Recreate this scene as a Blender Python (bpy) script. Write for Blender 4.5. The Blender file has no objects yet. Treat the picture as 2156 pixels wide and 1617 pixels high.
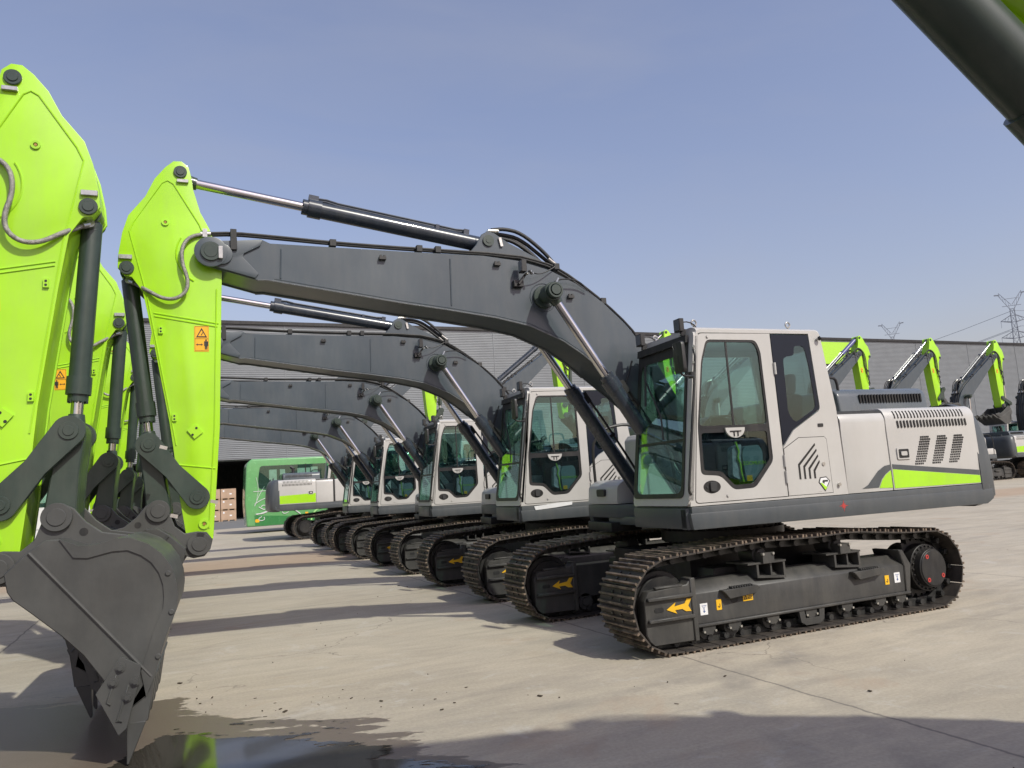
import bpy, bmesh, math, random
from mathutils import Vector, Matrix
from mathutils.geometry import tessellate_polygon
random.seed(7)
R = math.radians
sc = bpy.context.scene
C = sc.collection

# ------------------------------------------------------------------ camera, sky, sun, exposure
cam_d = bpy.data.cameras.new('camera'); cam = bpy.data.objects.new('camera', cam_d); C.objects.link(cam); sc.camera = cam
cam_d.sensor_width = 36.0; cam_d.lens = 36.0 * 1610.0 / 2156.0; cam_d.clip_start = 0.05; cam_d.clip_end = 3000
_y, _p, _r = .4224, .1324, .0631
_F = Vector((math.sin(_y)*math.cos(_p), math.cos(_y)*math.cos(_p), math.sin(_p)))
_R = Vector((math.cos(_y), -math.sin(_y), 0)); _U = _R.cross(_F)
_R2 = _R*math.cos(_r) - _U*math.sin(_r); _U2 = _U*math.cos(_r) + _R*math.sin(_r)
cam.matrix_world = Matrix(((_R2.x, _U2.x, -_F.x, -5.903), (_R2.y, _U2.y, -_F.y, -7.397), (_R2.z, _U2.z, -_F.z, 1.603), (0, 0, 0, 1)))

w = bpy.data.worlds.new('World'); sc.world = w; w.use_nodes = True
nt = w.node_tree; bg = nt.nodes['Background']
sky = nt.nodes.new('ShaderNodeTexSky'); sky.sky_type = 'NISHITA'; sky.sun_disc = False
sky.sun_elevation = R(44); sky.sun_rotation = R(159); sky.altitude = 60
sky.air_density = 1.5; sky.dust_density = 2.4; sky.ozone_density = 2.2
tint = nt.nodes.new('ShaderNodeMix'); tint.data_type = 'RGBA'; tint.blend_type = 'MULTIPLY'; tint.inputs[0].default_value = 1
nt.links.new(sky.outputs[0], tint.inputs[6]); tint.inputs[7].default_value = (1.09, .93, 1.03, 1)
wtc = nt.nodes.new('ShaderNodeTexCoord'); wmp = nt.nodes.new('ShaderNodeMapping'); wmp.inputs['Scale'].default_value = (1.2, 1.2, 4.5); nt.links.new(wtc.outputs['Generated'], wmp.inputs[0])
wn = nt.nodes.new('ShaderNodeTexNoise'); wn.inputs['Scale'].default_value = 1.6; wn.inputs['Detail'].default_value = 9; wn.inputs['Roughness'].default_value = .55; wn.inputs['Distortion'].default_value = .6; nt.links.new(wmp.outputs[0], wn.inputs['Vector'])
wr = nt.nodes.new('ShaderNodeMapRange'); wr.inputs['From Min'].default_value = .40; wr.inputs['From Max'].default_value = .72; wr.inputs['To Min'].default_value = .12; wr.inputs['To Max'].default_value = .34; nt.links.new(wn.outputs['Fac'], wr.inputs['Value'])
veil = nt.nodes.new('ShaderNodeMix'); veil.data_type = 'RGBA'; nt.links.new(wr.outputs[0], veil.inputs[0]); nt.links.new(tint.outputs[2], veil.inputs[6]); veil.inputs[7].default_value = (2.85, 3.0, 3.6, 1)   # thin high haze
nt.links.new(veil.outputs[2], bg.inputs[0]); bg.inputs[1].default_value = .145
sun_d = bpy.data.lights.new('sun', 'SUN'); sun_d.energy = 3.8; sun_d.angle = R(.9); sun_d.color = (.97, .97, .86)
sun = bpy.data.objects.new('sun', sun_d); C.objects.link(sun)
sun.rotation_euler = Vector((-.37, .97, -1.0)).to_track_quat('-Z', 'Y').to_euler()
sc.view_settings.view_transform = 'Standard'; sc.view_settings.look = 'None'; sc.view_settings.gamma = 1
sc.view_settings.exposure = 0.0
try: sc.cycles.max_bounces = 8; sc.cycles.transparent_max_bounces = 16; sc.cycles.use_denoising = True
except Exception: pass

# ------------------------------------------------------------------ materials
M = {}
def nodes(m):
    m.use_nodes = True; t = m.node_tree; return t, t.nodes['Principled BSDF']
def mat(name, col, rough=.5, metal=0.0, var=.12, scale=6.0, coat=0.0, bump=0.0, bscale=60.0, rvar=.1, spec=.5, col2=None, thr=None, dust=.10):
    """painted / plain surface with procedural colour and gloss variation"""
    m = bpy.data.materials.new(name); t, b = nodes(m); L = t.links
    tc = t.nodes.new('ShaderNodeTexCoord')
    n = t.nodes.new('ShaderNodeTexNoise'); n.inputs['Scale'].default_value = scale; n.inputs['Detail'].default_value = 6; n.inputs['Roughness'].default_value = .6
    L.new(tc.outputs['Object'], n.inputs['Vector'])
    cr = t.nodes.new('ShaderNodeValToRGB'); e = cr.color_ramp.elements
    c2 = col2 or tuple(c*(1-var) for c in col)
    e[0].position, e[1].position = thr or (.35, .65)
    e[0].color = (*c2, 1); e[1].color = (*[min(1, c*(1+var*.4)) for c in col], 1)
    L.new(n.outputs['Fac'], cr.inputs['Fac'])
    if dust:
        mp = t.nodes.new('ShaderNodeMapping'); mp.inputs['Scale'].default_value = (3.2, 3.2, .7); L.new(tc.outputs['Object'], mp.inputs[0])
        nd = t.nodes.new('ShaderNodeTexNoise'); nd.inputs['Scale'].default_value = 1.7; nd.inputs['Detail'].default_value = 10; nd.inputs['Roughness'].default_value = .7; L.new(mp.outputs[0], nd.inputs['Vector'])
        md = t.nodes.new('ShaderNodeMapRange'); md.inputs['From Min'].default_value = .42; md.inputs['From Max'].default_value = .75; md.inputs['To Max'].default_value = dust; L.new(nd.outputs['Fac'], md.inputs['Value'])
        mx = t.nodes.new('ShaderNodeMix'); mx.data_type = 'RGBA'; L.new(md.outputs[0], mx.inputs[0]); L.new(cr.outputs['Color'], mx.inputs[6]); mx.inputs[7].default_value = (.30, .27, .22, 1)
        L.new(mx.outputs[2], b.inputs['Base Color'])
    else: L.new(cr.outputs['Color'], b.inputs['Base Color'])
    mr = t.nodes.new('ShaderNodeMapRange'); mr.inputs['To Min'].default_value = max(.02, rough-rvar); mr.inputs['To Max'].default_value = min(1, rough+rvar)
    L.new(n.outputs['Fac'], mr.inputs['Value']); L.new(mr.outputs['Result'], b.inputs['Roughness'])
    b.inputs['Metallic'].default_value = metal; b.inputs['Coat Weight'].default_value = coat; b.inputs['Coat Roughness'].default_value = .08
    b.inputs['Specular IOR Level'].default_value = spec
    if bump:
        n2 = t.nodes.new('ShaderNodeTexNoise'); n2.inputs['Scale'].default_value = bscale; n2.inputs['Detail'].default_value = 4
        L.new(tc.outputs['Object'], n2.inputs['Vector'])
        bp = t.nodes.new('ShaderNodeBump'); bp.inputs['Strength'].default_value = bump; bp.inputs['Distance'].default_value = .01
        L.new(n2.outputs['Fac'], bp.inputs['Height']); L.new(bp.outputs['Normal'], b.inputs['Normal'])
    M[name] = m; return m
mat('boom_grey', (.058, .074, .088), .36, coat=.12, var=.10, scale=1.5, bump=.04, bscale=9, rvar=.06)
mat('lime', (.36, .69, .010), .36, coat=.25, var=.10, scale=1.2, rvar=.09, bump=.04, bscale=7, dust=.16)
mat('dark_green_grey', (.030, .048, .038), .38, var=.2, scale=4, coat=.1)
mat('cylinder_paint', (.026, .036, .052), .27, var=.2, scale=5, coat=.3)
mat('bucket_grey', (.062, .063, .060), .42, var=.2, scale=3, bump=.06, bscale=22, dust=.07)
mat('beige', (.475, .460, .437), .36, coat=.3, var=.05, scale=2, rvar=.07, dust=.12)
mat('skirt', (.066, .074, .080), .42, coat=.1, var=.1, scale=2.5)
mat('hood_grey', (.085, .10, .11), .28, coat=.4, var=.08, scale=2)
mat('black', (.012, .012, .013), .45, var=.3, scale=8)
mat('rubber', (.018, .018, .019), .6, var=.3, scale=10)
mat('slot_shade', (.012, .011, .011), .8, var=.2)  # near-black raised pieces stand in for the shade inside open vents
mat('chrome', (.62, .62, .62), .14, metal=1, var=.05, rvar=.03)
mat('zinc', (.55, .54, .50), .3, metal=.8, var=.15, scale=30)
mat('track_steel', (.22, .165, .12), .55, metal=.2, scale=9, bump=.2, bscale=40, col2=(.060, .045, .035), thr=(.4, .62), rvar=.15)
mat('track_plate', (.060, .050, .042), .6, metal=.2, scale=7, bump=.2, bscale=40, col2=(.035, .030, .027), thr=(.4, .62), rvar=.15)  # darker than the worn rusty bars; shading between the bars put into the colour
mat('link_steel', (.040, .040, .040), .4, metal=.3, var=.3, scale=12)
mat('track_frame', (.044, .043, .041), .5, var=.25, scale=3, bump=.1, bscale=25, dust=.13)
mat('dark_gap', (.008, .008, .009), .7, var=.2)  # near-black, painted in place of the shade inside holes and gaps
mat('yellow', (.78, .44, .012), .45, var=.06)
mat('orange_tag', (.85, .42, .01), .45, var=.05)
mat('white_sticker', (.72, .72, .72), .5, var=.05)
mat('decal_black', (.012, .012, .012), .5)
mat('decal_blue', (.05, .10, .28), .5)
mat('red', (.42, .035, .03), .5)
mat('hose', (.30, .29, .26), .45, metal=.4, bump=.7, bscale=160, scale=30, var=.4)
mat('seat', (.022, .023, .025), .7, var=.2, scale=10)
mat('airbox', (.16, .24, .24), .6, var=.1)
mat('weld_bright', (.17, .18, .19), .28, metal=.3, bump=.5, bscale=90)
mat('film', (.45, .47, .47), .15, var=.3, scale=18, bump=.9, bscale=30)
mat('brass', (.45, .25, .08), .35, metal=.8)
mat('light_lens', (.10, .115, .14), .12, coat=.6)
mat('purple_wrap', (.09, .09, .26), .35, bump=.8, bscale=20, var=.4, scale=8)
mat('wall_sheet', (.225, .24, .255), .42, metal=.25, scale=.6, var=.08)
mat('sign_lime', (.40, .70, .05), .5)
mat('bus_green', (.13, .36, .13), .25, coat=.6, var=.06)
mat('bus_dark_green', (.04, .20, .06), .25, coat=.6, var=.06)
mat('bus_light', (.36, .66, .24), .3, coat=.5)
mat('bus_white', (.60, .61, .60), .3, coat=.4, var=.03)
mat('curtain', (.45, .50, .47), .8, var=.2, scale=4)
mat('carton', (.42, .29, .20), .8, var=.12, scale=3)
mat('wood', (.38, .25, .15), .8, var=.2, scale=10)
mat('pylon_steel', (.27, .29, .33), .6, metal=.2)
mat('tyre', (.02, .02, .02), .8)
mat('debris', (.05, .035, .02), .9)
mat('dark_interior', (.006, .010, .008), .9, var=.3)

def glass(name, tint, refl=1.0, dark=0.0):
    m = bpy.data.materials.new(name); m.use_nodes = True; t = m.node_tree; t.nodes.clear(); L = t.links
    o = t.nodes.new('ShaderNodeOutputMaterial'); mx = t.nodes.new('ShaderNodeMixShader')
    tr = t.nodes.new('ShaderNodeBsdfTransparent'); tr.inputs[0].default_value = (*tint, 1)
    gl = t.nodes.new('ShaderNodeBsdfGlossy'); gl.inputs['Roughness'].default_value = .015; gl.inputs[0].default_value = (.75*refl, .92*refl, .92*refl, 1)
    lw = t.nodes.new('ShaderNodeLayerWeight'); lw.inputs[0].default_value = .5
    pw = t.nodes.new('ShaderNodeMath'); pw.operation = 'POWER'; L.new(lw.outputs['Facing'], pw.inputs[0]); pw.inputs[1].default_value = 3.0
    fr = t.nodes.new('ShaderNodeMath'); fr.operation = 'MULTIPLY_ADD'; L.new(pw.outputs[0], fr.inputs[0]); fr.inputs[1].default_value = .75; fr.inputs[2].default_value = .06
    n = t.nodes.new('ShaderNodeTexNoise'); n.inputs['Scale'].default_value = 1.3
    tc = t.nodes.new('ShaderNodeTexCoord'); L.new(tc.outputs['Object'], n.inputs['Vector'])
    bp = t.nodes.new('ShaderNodeBump'); bp.inputs['Strength'].default_value = .0
    L.new(fr.outputs[0], mx.inputs[0]); L.new(tr.outputs[0], mx.inputs[1]); L.new(gl.outputs[0], mx.inputs[2]); L.new(mx.outputs[0], o.inputs[0])
    M[name] = m
glass('cab_glass', (.74, .88, .86)); glass('front_glass', (.72, .89, .83)); glass('dark_glass', (.62, .72, .74)); glass('bus_glass', (.78, .90, .85))

def wet_field(t, tc, water=False):
    """signed field, > 0 where water stands"""
    N = t.nodes.new; L = t.links
    def m(op, a, b=None, c=None):
        x = N('ShaderNodeMath'); x.operation = op
        for i, v in enumerate((a, b, c)):
            if v is None: continue
            if isinstance(v, (int, float)): x.inputs[i].default_value = v
            else: L.new(v, x.inputs[i])
        return x.outputs[0]
    sx = N('ShaderNodeSeparateXYZ'); L.new(tc.outputs['Object'], sx.inputs[0]); X, Y = sx.outputs[0], sx.outputs[1]
    u = m('ADD', m('MULTIPLY', X, .91), m('MULTIPLY', Y, -.41)); v = m('ADD', m('MULTIPLY', X, .41), m('MULTIPLY', Y, .91))
    cb = N('ShaderNodeCombineXYZ'); L.new(m('MULTIPLY', u, 1.1), cb.inputs[0]); L.new(m('MULTIPLY', v, 3.2), cb.inputs[1])
    n = N('ShaderNodeTexNoise'); n.inputs['Scale'].default_value = 1.15; n.inputs['Detail'].default_value = 12; n.inputs['Roughness'].default_value = .62; n.inputs['Distortion'].default_value = .35; L.new(cb.outputs[0], n.inputs['Vector'])
    f = m('SUBTRACT', m('SUBTRACT', -3.42, v), m('MULTIPLY', m('ADD', u, 4.8), .28))
    f = m('SUBTRACT', f, m('MULTIPLY', m('MAXIMUM', m('ADD', u, 3.5), 0), .9))
    f = m('SUBTRACT', f, m('MULTIPLY', m('MAXIMUM', m('SUBTRACT', -5.6, u), 0), .6))
    f = m('ADD', f, m('MULTIPLY', m('SUBTRACT', n.outputs['Fac'], .5), 1.9))
    n2 = N('ShaderNodeTexNoise'); n2.inputs['Scale'].default_value = 5.5; n2.inputs['Detail'].default_value = 10; n2.inputs['Roughness'].default_value = .7; L.new(cb.outputs[0], n2.inputs['Vector'])
    f = m('ADD', f, m('MULTIPLY', m('SUBTRACT', n2.outputs['Fac'], .5), .85 if water else .4))
    if water: f = m('SUBTRACT', f, m('MULTIPLY', m('MAXIMUM', m('SUBTRACT', -4.95, u), 0), 6))
    else: f = m('ADD', f, m('MULTIPLY', m('MAXIMUM', m('SUBTRACT', -4.7, u), 0), .5))
    return m('MINIMUM', f, .5)
def ground_material():
    m = bpy.data.materials.new('concrete'); t, b = nodes(m); L = t.links; N = t.nodes.new
    tc = N('ShaderNodeTexCoord')
    def noise(s, d=8, r=.6, dist=0.0, vec=None):
        n = N('ShaderNodeTexNoise'); n.inputs['Scale'].default_value = s; n.inputs['Detail'].default_value = d
        n.inputs['Roughness'].default_value = r; n.inputs['Distortion'].default_value = dist
        L.new(vec or tc.outputs['Object'], n.inputs['Vector']); return n.outputs['Fac']
    def ramp(f, a, ca, z, cz):
        r = N('ShaderNodeValToRGB'); e = r.color_ramp.elements; e[0].position = a; e[1].position = z
        e[0].color = (*ca, 1) if len(ca) == 3 else ca; e[1].color = (*cz, 1) if len(cz) == 3 else cz
        L.new(f, r.inputs[0]); return r.outputs[0]
    def mix(kind, f, a, c):
        x = N('ShaderNodeMix'); x.data_type = 'RGBA'; x.blend_type = kind
        if isinstance(f, float): x.inputs[0].default_value = f
        else: L.new(f, x.inputs[0])
        for s, v in ((6, a), (7, c)):
            if isinstance(v, tuple): x.inputs[s].default_value = (*v, 1)
            else: L.new(v, x.inputs[s])
        return x.outputs[2]
    base = ramp(noise(.35, 10, .62, .4), .30, (.385, .335, .260), .70, (.480, .425, .335))
    mp = N('ShaderNodeMapping'); mp.inputs['Scale'].default_value = (.6, 2.6, 1); mp.inputs['Rotation'].default_value = (0, 0, .5)
    L.new(tc.outputs['Object'], mp.inputs[0])
    streak = ramp(noise(1.4, 9, .7, .8, mp.outputs[0]), .38, (.86, .86, .87), .62, (1.04, 1.03, 1.02))
    c = mix('MULTIPLY', 1.0, base, streak)
    fine = ramp(noise(38, 6, .7), .3, (.84, .84, .84), .7, (1.08, 1.08, 1.08)); c = mix('MULTIPLY', 1.0, c, fine)
    rust = ramp(noise(.9, 8, .6, .5), .60, (0, 0, 0), .74, (1, 1, 1)); c = mix('MIX', mix('MULTIPLY', .75, rust, (.5, .5, .5)), c, (.36, .26, .18))
    stain = ramp(noise(.55, 10, .72, 1.2), .60, (1, 1, 1), .70, (.80, .80, .81)); c = mix('MULTIPLY', 1.0, c, stain)
    # hairline cracks, scrapes, tyre arcs, grit
    vo = N('ShaderNodeTexVoronoi'); vo.feature = 'DISTANCE_TO_EDGE'; vo.inputs['Scale'].default_value = .33
    va = N('ShaderNodeVectorMath'); va.operation = 'ADD'; L.new(tc.outputs['Object'], va.inputs[0])
    nz = N('ShaderNodeTexNoise'); nz.inputs['Scale'].default_value = 1.6; nz.inputs['Detail'].default_value = 8; L.new(tc.outputs['Object'], nz.inputs['Vector']); L.new(nz.outputs['Color'], va.inputs[1]); L.new(va.outputs[0], vo.inputs['Vector'])
    crk = ramp(vo.outputs['Distance'], .0012, (1, 1, 1), .0035, (0, 0, 0)); crm = ramp(noise(.22, 3, .5), .54, (0, 0, 0), .60, (.8, .8, .8))
    c = mix('MIX', mix('MULTIPLY', 1.0, crk, crm), c, (.15, .13, .11))
    mps = N('ShaderNodeMapping'); mps.inputs['Scale'].default_value = (.5, 26, 1); mps.inputs['Rotation'].default_value = (0, 0, -.35); L.new(tc.outputs['Object'], mps.inputs[0])
    scr = ramp(noise(1.0, 6, .75, 0, mps.outputs[0]), .66, (0, 0, 0), .72, (.30, .30, .30)); scm = ramp(noise(.4, 4, .5), .52, (0, 0, 0), .62, (1, 1, 1))
    c = mix('MIX', mix('MULTIPLY', 1.0, scr, scm), c, (.60, .58, .54))
    for (ax, ay, rad) in ((-9, 14, 17.4), (-9, 14, 17.9), (9, -9, 12.2), (9, -9, 12.75), (-2, 26, 27.5), (-2, 26, 28.2)):
        dv = N('ShaderNodeVectorMath'); dv.operation = 'DISTANCE'; L.new(tc.outputs['Object'], dv.inputs[0]); dv.inputs[1].default_value = (ax, ay, 0)
        am = N('ShaderNodeMath'); am.operation = 'SUBTRACT'; L.new(dv.outputs['Value'], am.inputs[0]); am.inputs[1].default_value = rad
        ab = N('ShaderNodeMath'); ab.operation = 'ABSOLUTE'; L.new(am.outputs[0], ab.inputs[0])
        mk = N('ShaderNodeMapRange'); mk.inputs['From Min'].default_value = .07; mk.inputs['From Max'].default_value = .15; mk.inputs['To Min'].default_value = .30; mk.inputs['To Max'].default_value = 0; L.new(ab.outputs[0], mk.inputs['Value'])
        pm = ramp(noise(1.3, 8, .75), .42, (0, 0, 0), .62, (1, 1, 1)); c = mix('MIX', mix('MULTIPLY', 1.0, mk.outputs[0], pm), c, (.17, .155, .14))
    spk = ramp(noise(9, 8, .8), .62, (0, 0, 0), .68, (.35, .35, .35)); c = mix('MIX', spk, c, (.22, .19, .16))
    wsh = ramp(noise(2.3, 10, .75, .6), .56, (0, 0, 0), .72, (.42, .42, .42)); c = mix('MIX', wsh, c, (.55, .53, .49))
    # tan worn strip further back
    sx = N('ShaderNodeSeparateXYZ'); L.new(tc.outputs['Object'], sx.inputs[0])
    def line(sock, at, wd, soft=.004):
        a = N('ShaderNodeMath'); a.operation = 'SUBTRACT'; L.new(sock, a.inputs[0]); a.inputs[1].default_value = at
        bb = N('ShaderNodeMath'); bb.operation = 'ABSOLUTE'; L.new(a.outputs[0], bb.inputs[0])
        mr = N('ShaderNodeMapRange'); mr.inputs['From Min'].default_value = wd; mr.inputs['From Max'].default_value = wd + soft
        mr.inputs['To Min'].default_value = 1; mr.inputs['To Max'].default_value = 0; L.new(bb.outputs[0], mr.inputs['Value']); return mr.outputs[0]
    wob = N('ShaderNodeMath'); wob.operation = 'MULTIPLY_ADD'; L.new(noise(2.2, 6, .7), wob.inputs[0]); wob.inputs[1].default_value = .10; L.new(sx.outputs[0], wob.inputs[2])
    woby = N('ShaderNodeMath'); woby.operation = 'MULTIPLY_ADD'; L.new(noise(2.0, 6, .7), woby.inputs[0]); woby.inputs[1].default_value = .05; L.new(sx.outputs[1], woby.inputs[2])
    for v in (-13.2, -7.75, -1.70, 4.35, 10.4, 16.4, 22.5, 28.5, 34.5): c = mix('MIX', mix('MULTIPLY', 1.0, (.75, .75, .75), line(wob.outputs[0], v, .006, .012)), c, (.13, .115, .10))
    for v in (-9.2, 4.8, 11.0, 17.5, 23.7, 30.0, 37.0): c = mix('MIX', mix('MULTIPLY', 1.0, (.6, .6, .6), line(woby.outputs[0], v, .006, .012)), c, (.14, .12, .105))
    c = mix('MIX', mix('MULTIPLY', 1.0, (.55, .55, .55), line(sx.outputs[1], 14.7, 1.6, 1.4)), c, (.36, .23, .14))
    # dark asphalt apron in front of the hall
    mr = N('ShaderNodeMapRange'); mr.inputs['From Min'].default_value = 46; mr.inputs['From Max'].default_value = 47; L.new(woby.outputs[0], mr.inputs['Value'])
    c = mix('MIX', mr.outputs[0], c, (.15, .15, .15))
    # damp patch round the puddle: same field as the puddle, wider
    f = wet_field(t, tc)
    mr2 = N('ShaderNodeMapRange'); L.new(f, mr2.inputs['Value']); mr2.inputs['From Min'].default_value = -.32; mr2.inputs['From Max'].default_value = -.29
    c = mix('MIX', mix('MULTIPLY', 1.0, mr2.outputs[0], (.92, .92, .92)), c, (.13, .10, .075))
    L.new(c, b.inputs['Base Color'])
    rr = N('ShaderNodeMapRange'); L.new(mr2.outputs[0], rr.inputs['Value']); rr.inputs['To Min'].default_value = .82; rr.inputs['To Max'].default_value = .38; L.new(rr.outputs[0], b.inputs['Roughness'])
    bp = N('ShaderNodeBump'); bp.inputs['Strength'].default_value = .25; bp.inputs['Distance'].default_value = .01; L.new(noise(55, 5, .7), bp.inputs['Height']); L.new(bp.outputs[0], b.inputs['Normal'])
    M['concrete'] = m
ground_material()
def water_material():
    m = bpy.data.materials.new('puddle_water'); t, b = nodes(m); L = t.links
    b.inputs['Base Color'].default_value = (.040, .035, .027, 1); b.inputs['Roughness'].default_value = .07; b.inputs['Specular IOR Level'].default_value = .6
    b.inputs['Coat Weight'].default_value = .0; b.inputs['Coat Roughness'].default_value = .02
    tc = t.nodes.new('ShaderNodeTexCoord'); n = t.nodes.new('ShaderNodeTexNoise'); n.inputs['Scale'].default_value = 3; L.new(tc.outputs['Object'], n.inputs['Vector'])
    bp = t.nodes.new('ShaderNodeBump'); bp.inputs['Strength'].default_value = .03; bp.inputs['Distance'].default_value = .02; L.new(n.outputs['Fac'], bp.inputs['Height']); L.new(bp.outputs[0], b.inputs['Normal'])
    f = wet_field(t, tc, True); mr = t.nodes.new('ShaderNodeMapRange'); mr.inputs['From Min'].default_value = .0; mr.inputs['From Max'].default_value = .03
    L.new(f, mr.inputs['Value']); L.new(mr.outputs[0], b.inputs['Alpha'])
    M['puddle_water'] = m
water_material()

# ------------------------------------------------------------------ mesh builder
class MB:
    def __init__(s): s.v = []; s.f = []; s.mi = []; s.cur = 0; s.cuts = []
    def cut(s): s.cuts.append((len(s.v), len(s.f))); return s
    def use(s, i): s.cur = i; return s
    def add(s, vs, fs):
        o = len(s.v); s.v += [tuple(v) for v in vs]; s.f += [tuple(i+o for i in f) for f in fs]; s.mi += [s.cur]*len(fs); return s
    def box(s, x0, x1, y0, y1, z0, z1):
        return s.add([(x0,y0,z0),(x1,y0,z0),(x1,y1,z0),(x0,y1,z0),(x0,y0,z1),(x1,y0,z1),(x1,y1,z1),(x0,y1,z1)],
                     [(0,3,2,1),(4,5,6,7),(0,1,5,4),(1,2,6,5),(2,3,7,6),(3,0,4,7)])
    def obox(s, c, ax, ay, az, hx, hy, hz):
        c = Vector(c); ax = Vector(ax).normalized()*hx; ay = Vector(ay).normalized()*hy; az = Vector(az).normalized()*hz
        vs = [c+ax*i+ay*j+az*k for k in (-1,1) for (i,j) in ((-1,-1),(1,-1),(1,1),(-1,1))]
        return s.add(vs, [(0,3,2,1),(4,5,6,7),(0,1,5,4),(1,2,6,5),(2,3,7,6),(3,0,4,7)])
    def sweep(s, poly, a, b, to3):
        """poly (list of 2D) extruded between a and b, to3(u,v,t)"""
        ar = sum(poly[i][0]*poly[(i+1)%len(poly)][1]-poly[(i+1)%len(poly)][0]*poly[i][1] for i in range(len(poly)))
        if ar < 0: poly = poly[::-1]
        n = len(poly)
        vs = [to3(u, v, a) for u, v in poly] + [to3(u, v, b) for u, v in poly]
        return s.add(vs, [tuple(range(n)), tuple(range(2*n-1, n-1, -1))] + [(i, n+i, n+(i+1)%n, (i+1)%n) for i in range(n)])
    def prism(s, poly, y0, y1): return s.sweep(poly, y0, y1, lambda u, v, t: (u, t, v))
    def prism_x(s, poly, x0, x1): return s.sweep(poly, x0, x1, lambda u, v, t: (t, u, v))
    def prism_z(s, poly, z0, z1): return s.sweep(poly, z0, z1, lambda u, v, t: (u, v, t))
    def plate(s, outer, holes, a, b, to3):
        """flat plate with holes"""
        loops = [outer]+holes; flat = [p for l in loops for p in l]
        tris = tessellate_polygon([[Vector((p[0], p[1], 0)) for p in l] for l in loops])
        n = len(flat); vs = [to3(u, v, a) for u, v in flat]+[to3(u, v, b) for u, v in flat]
        fs = [tuple(t) for t in tris]+[tuple(i+n for i in t[::-1]) for t in tris]
        o = 0
        for l in loops:
            k = len(l); fs += [(o+i, n+o+i, n+o+(i+1)%k, o+(i+1)%k) for i in range(k)]; o += k
        return s.add(vs, fs)
    def cyl(s, p0, p1, r0, r1=None, n=20, cap=True):
        p0 = Vector(p0); p1 = Vector(p1); r1 = r0 if r1 is None else r1
        d = (p1-p0).normalized(); a = d.orthogonal().normalized(); b = d.cross(a)
        vs = []
        for p, r in ((p0, r0), (p1, r1)):
            vs += [p+(a*math.cos(2*math.pi*i/n)+b*math.sin(2*math.pi*i/n))*r for i in range(n)]
        fs = [(i, (i+1)%n, n+(i+1)%n, n+i) for i in range(n)]
        if cap: fs += [tuple(range(n-1, -1, -1)), tuple(range(n, 2*n))]
        return s.add(vs, fs)
    def tube(s, path, r, n=8, smooth=0):
        P = [Vector(p) for p in path]
        for _ in range(smooth):
            Q = [P[0]]
            for i in range(len(P)-1): Q += [P[i]*.75+P[i+1]*.25, P[i]*.25+P[i+1]*.75]
            P = Q+[P[-1]]
        vs = []; up = None
        for i, p in enumerate(P):
            d = (P[min(i+1, len(P)-1)]-P[max(i-1, 0)]).normalized()
            if up is None: up = d.orthogonal().normalized()
            up = (up-d*up.dot(d)).normalized(); q = d.cross(up)
            vs += [p+(up*math.cos(2*math.pi*k/n)+q*math.sin(2*math.pi*k/n))*r for k in range(n)]
        fs = []
        for i in range(len(P)-1):
            for k in range(n): fs.append((i*n+k, i*n+(k+1)%n, (i+1)*n+(k+1)%n, (i+1)*n+k))
        m = (len(P)-1)*n; fs += [tuple(range(n-1, -1, -1)), tuple(range(m, m+n))]
        return s.add(vs, fs)
    def build(s, name, mats, parent=None, bevel=0, seg=2, ang=30):
        if s.cuts:      # each piece between two cuts becomes an object of its own
            cs = s.cuts+[(len(s.v), len(s.f))]; o = None
            for (a, b), (c, d) in zip(cs, cs[1:]):
                if d == b: continue
                q = MB(); q.v = s.v[a:c]; q.f = [tuple(i-a for i in f) for f in s.f[b:d]]; q.mi = s.mi[b:d]; o = q.build(name, mats, parent, bevel, seg, ang)
            return o
        me = bpy.data.meshes.new(name); me.from_pydata(s.v, [], s.f)
        mats = mats if isinstance(mats, (list, tuple)) else [mats]
        for m in mats: me.materials.append(M[m])
        me.polygons.foreach_set('material_index', s.mi)
        bm = bmesh.new(); bm.from_mesh(me); bmesh.ops.recalc_face_normals(bm, faces=bm.faces)
        if bevel:
            es = [e for e in bm.edges if len(e.link_faces) == 2 and e.calc_face_angle(0) > R(ang)]
            bmesh.ops.bevel(bm, geom=es, offset=bevel, segments=seg, profile=.6, affect='EDGES', clamp_overlap=True)
        bm.to_mesh(me); bm.free()
        me.shade_smooth(); me.set_sharp_from_angle(angle=R(38))
        o = bpy.data.objects.new(name, me); C.objects.link(o)
        if parent is not None: o.parent = parent
        return o
def text_obj(name, body, size, m, mat4, parent=None, depth=.002, align='CENTER', sx=1.0):
    cu = bpy.data.curves.new(name, 'FONT'); cu.body = body; cu.size = size; cu.extrude = depth; cu.align_x = align; cu.align_y = 'CENTER'
    tmp = bpy.data.objects.new(name+'_tmp', cu); C.objects.link(tmp); dg = bpy.context.evaluated_depsgraph_get()
    me = bpy.data.meshes.new_from_object(tmp.evaluated_get(dg)); C.objects.unlink(tmp); bpy.data.objects.remove(tmp); bpy.data.curves.remove(cu)
    me.transform(mat4 @ Matrix.Diagonal((sx, 1, 1, 1))); me.materials.clear(); me.materials.append(M[m])
    o = bpy.data.objects.new(name, me); C.objects.link(o)
    if parent is not None: o.parent = parent
    return o
SIDE = Matrix(((1, 0, 0, 0), (0, 0, -1, 0), (0, 1, 0, 0), (0, 0, 0, 1)))   # text plane -> faces -Y
def at(x, y, z, base=SIDE): return Matrix.Translation((x, y, z)) @ base
def tag(o, label=None, cat=None, group=None, kind=None):
    if label: o['label'] = label
    if cat: o['category'] = cat
    if group: o['group'] = group
    if kind: o['kind'] = kind
    return o
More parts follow.
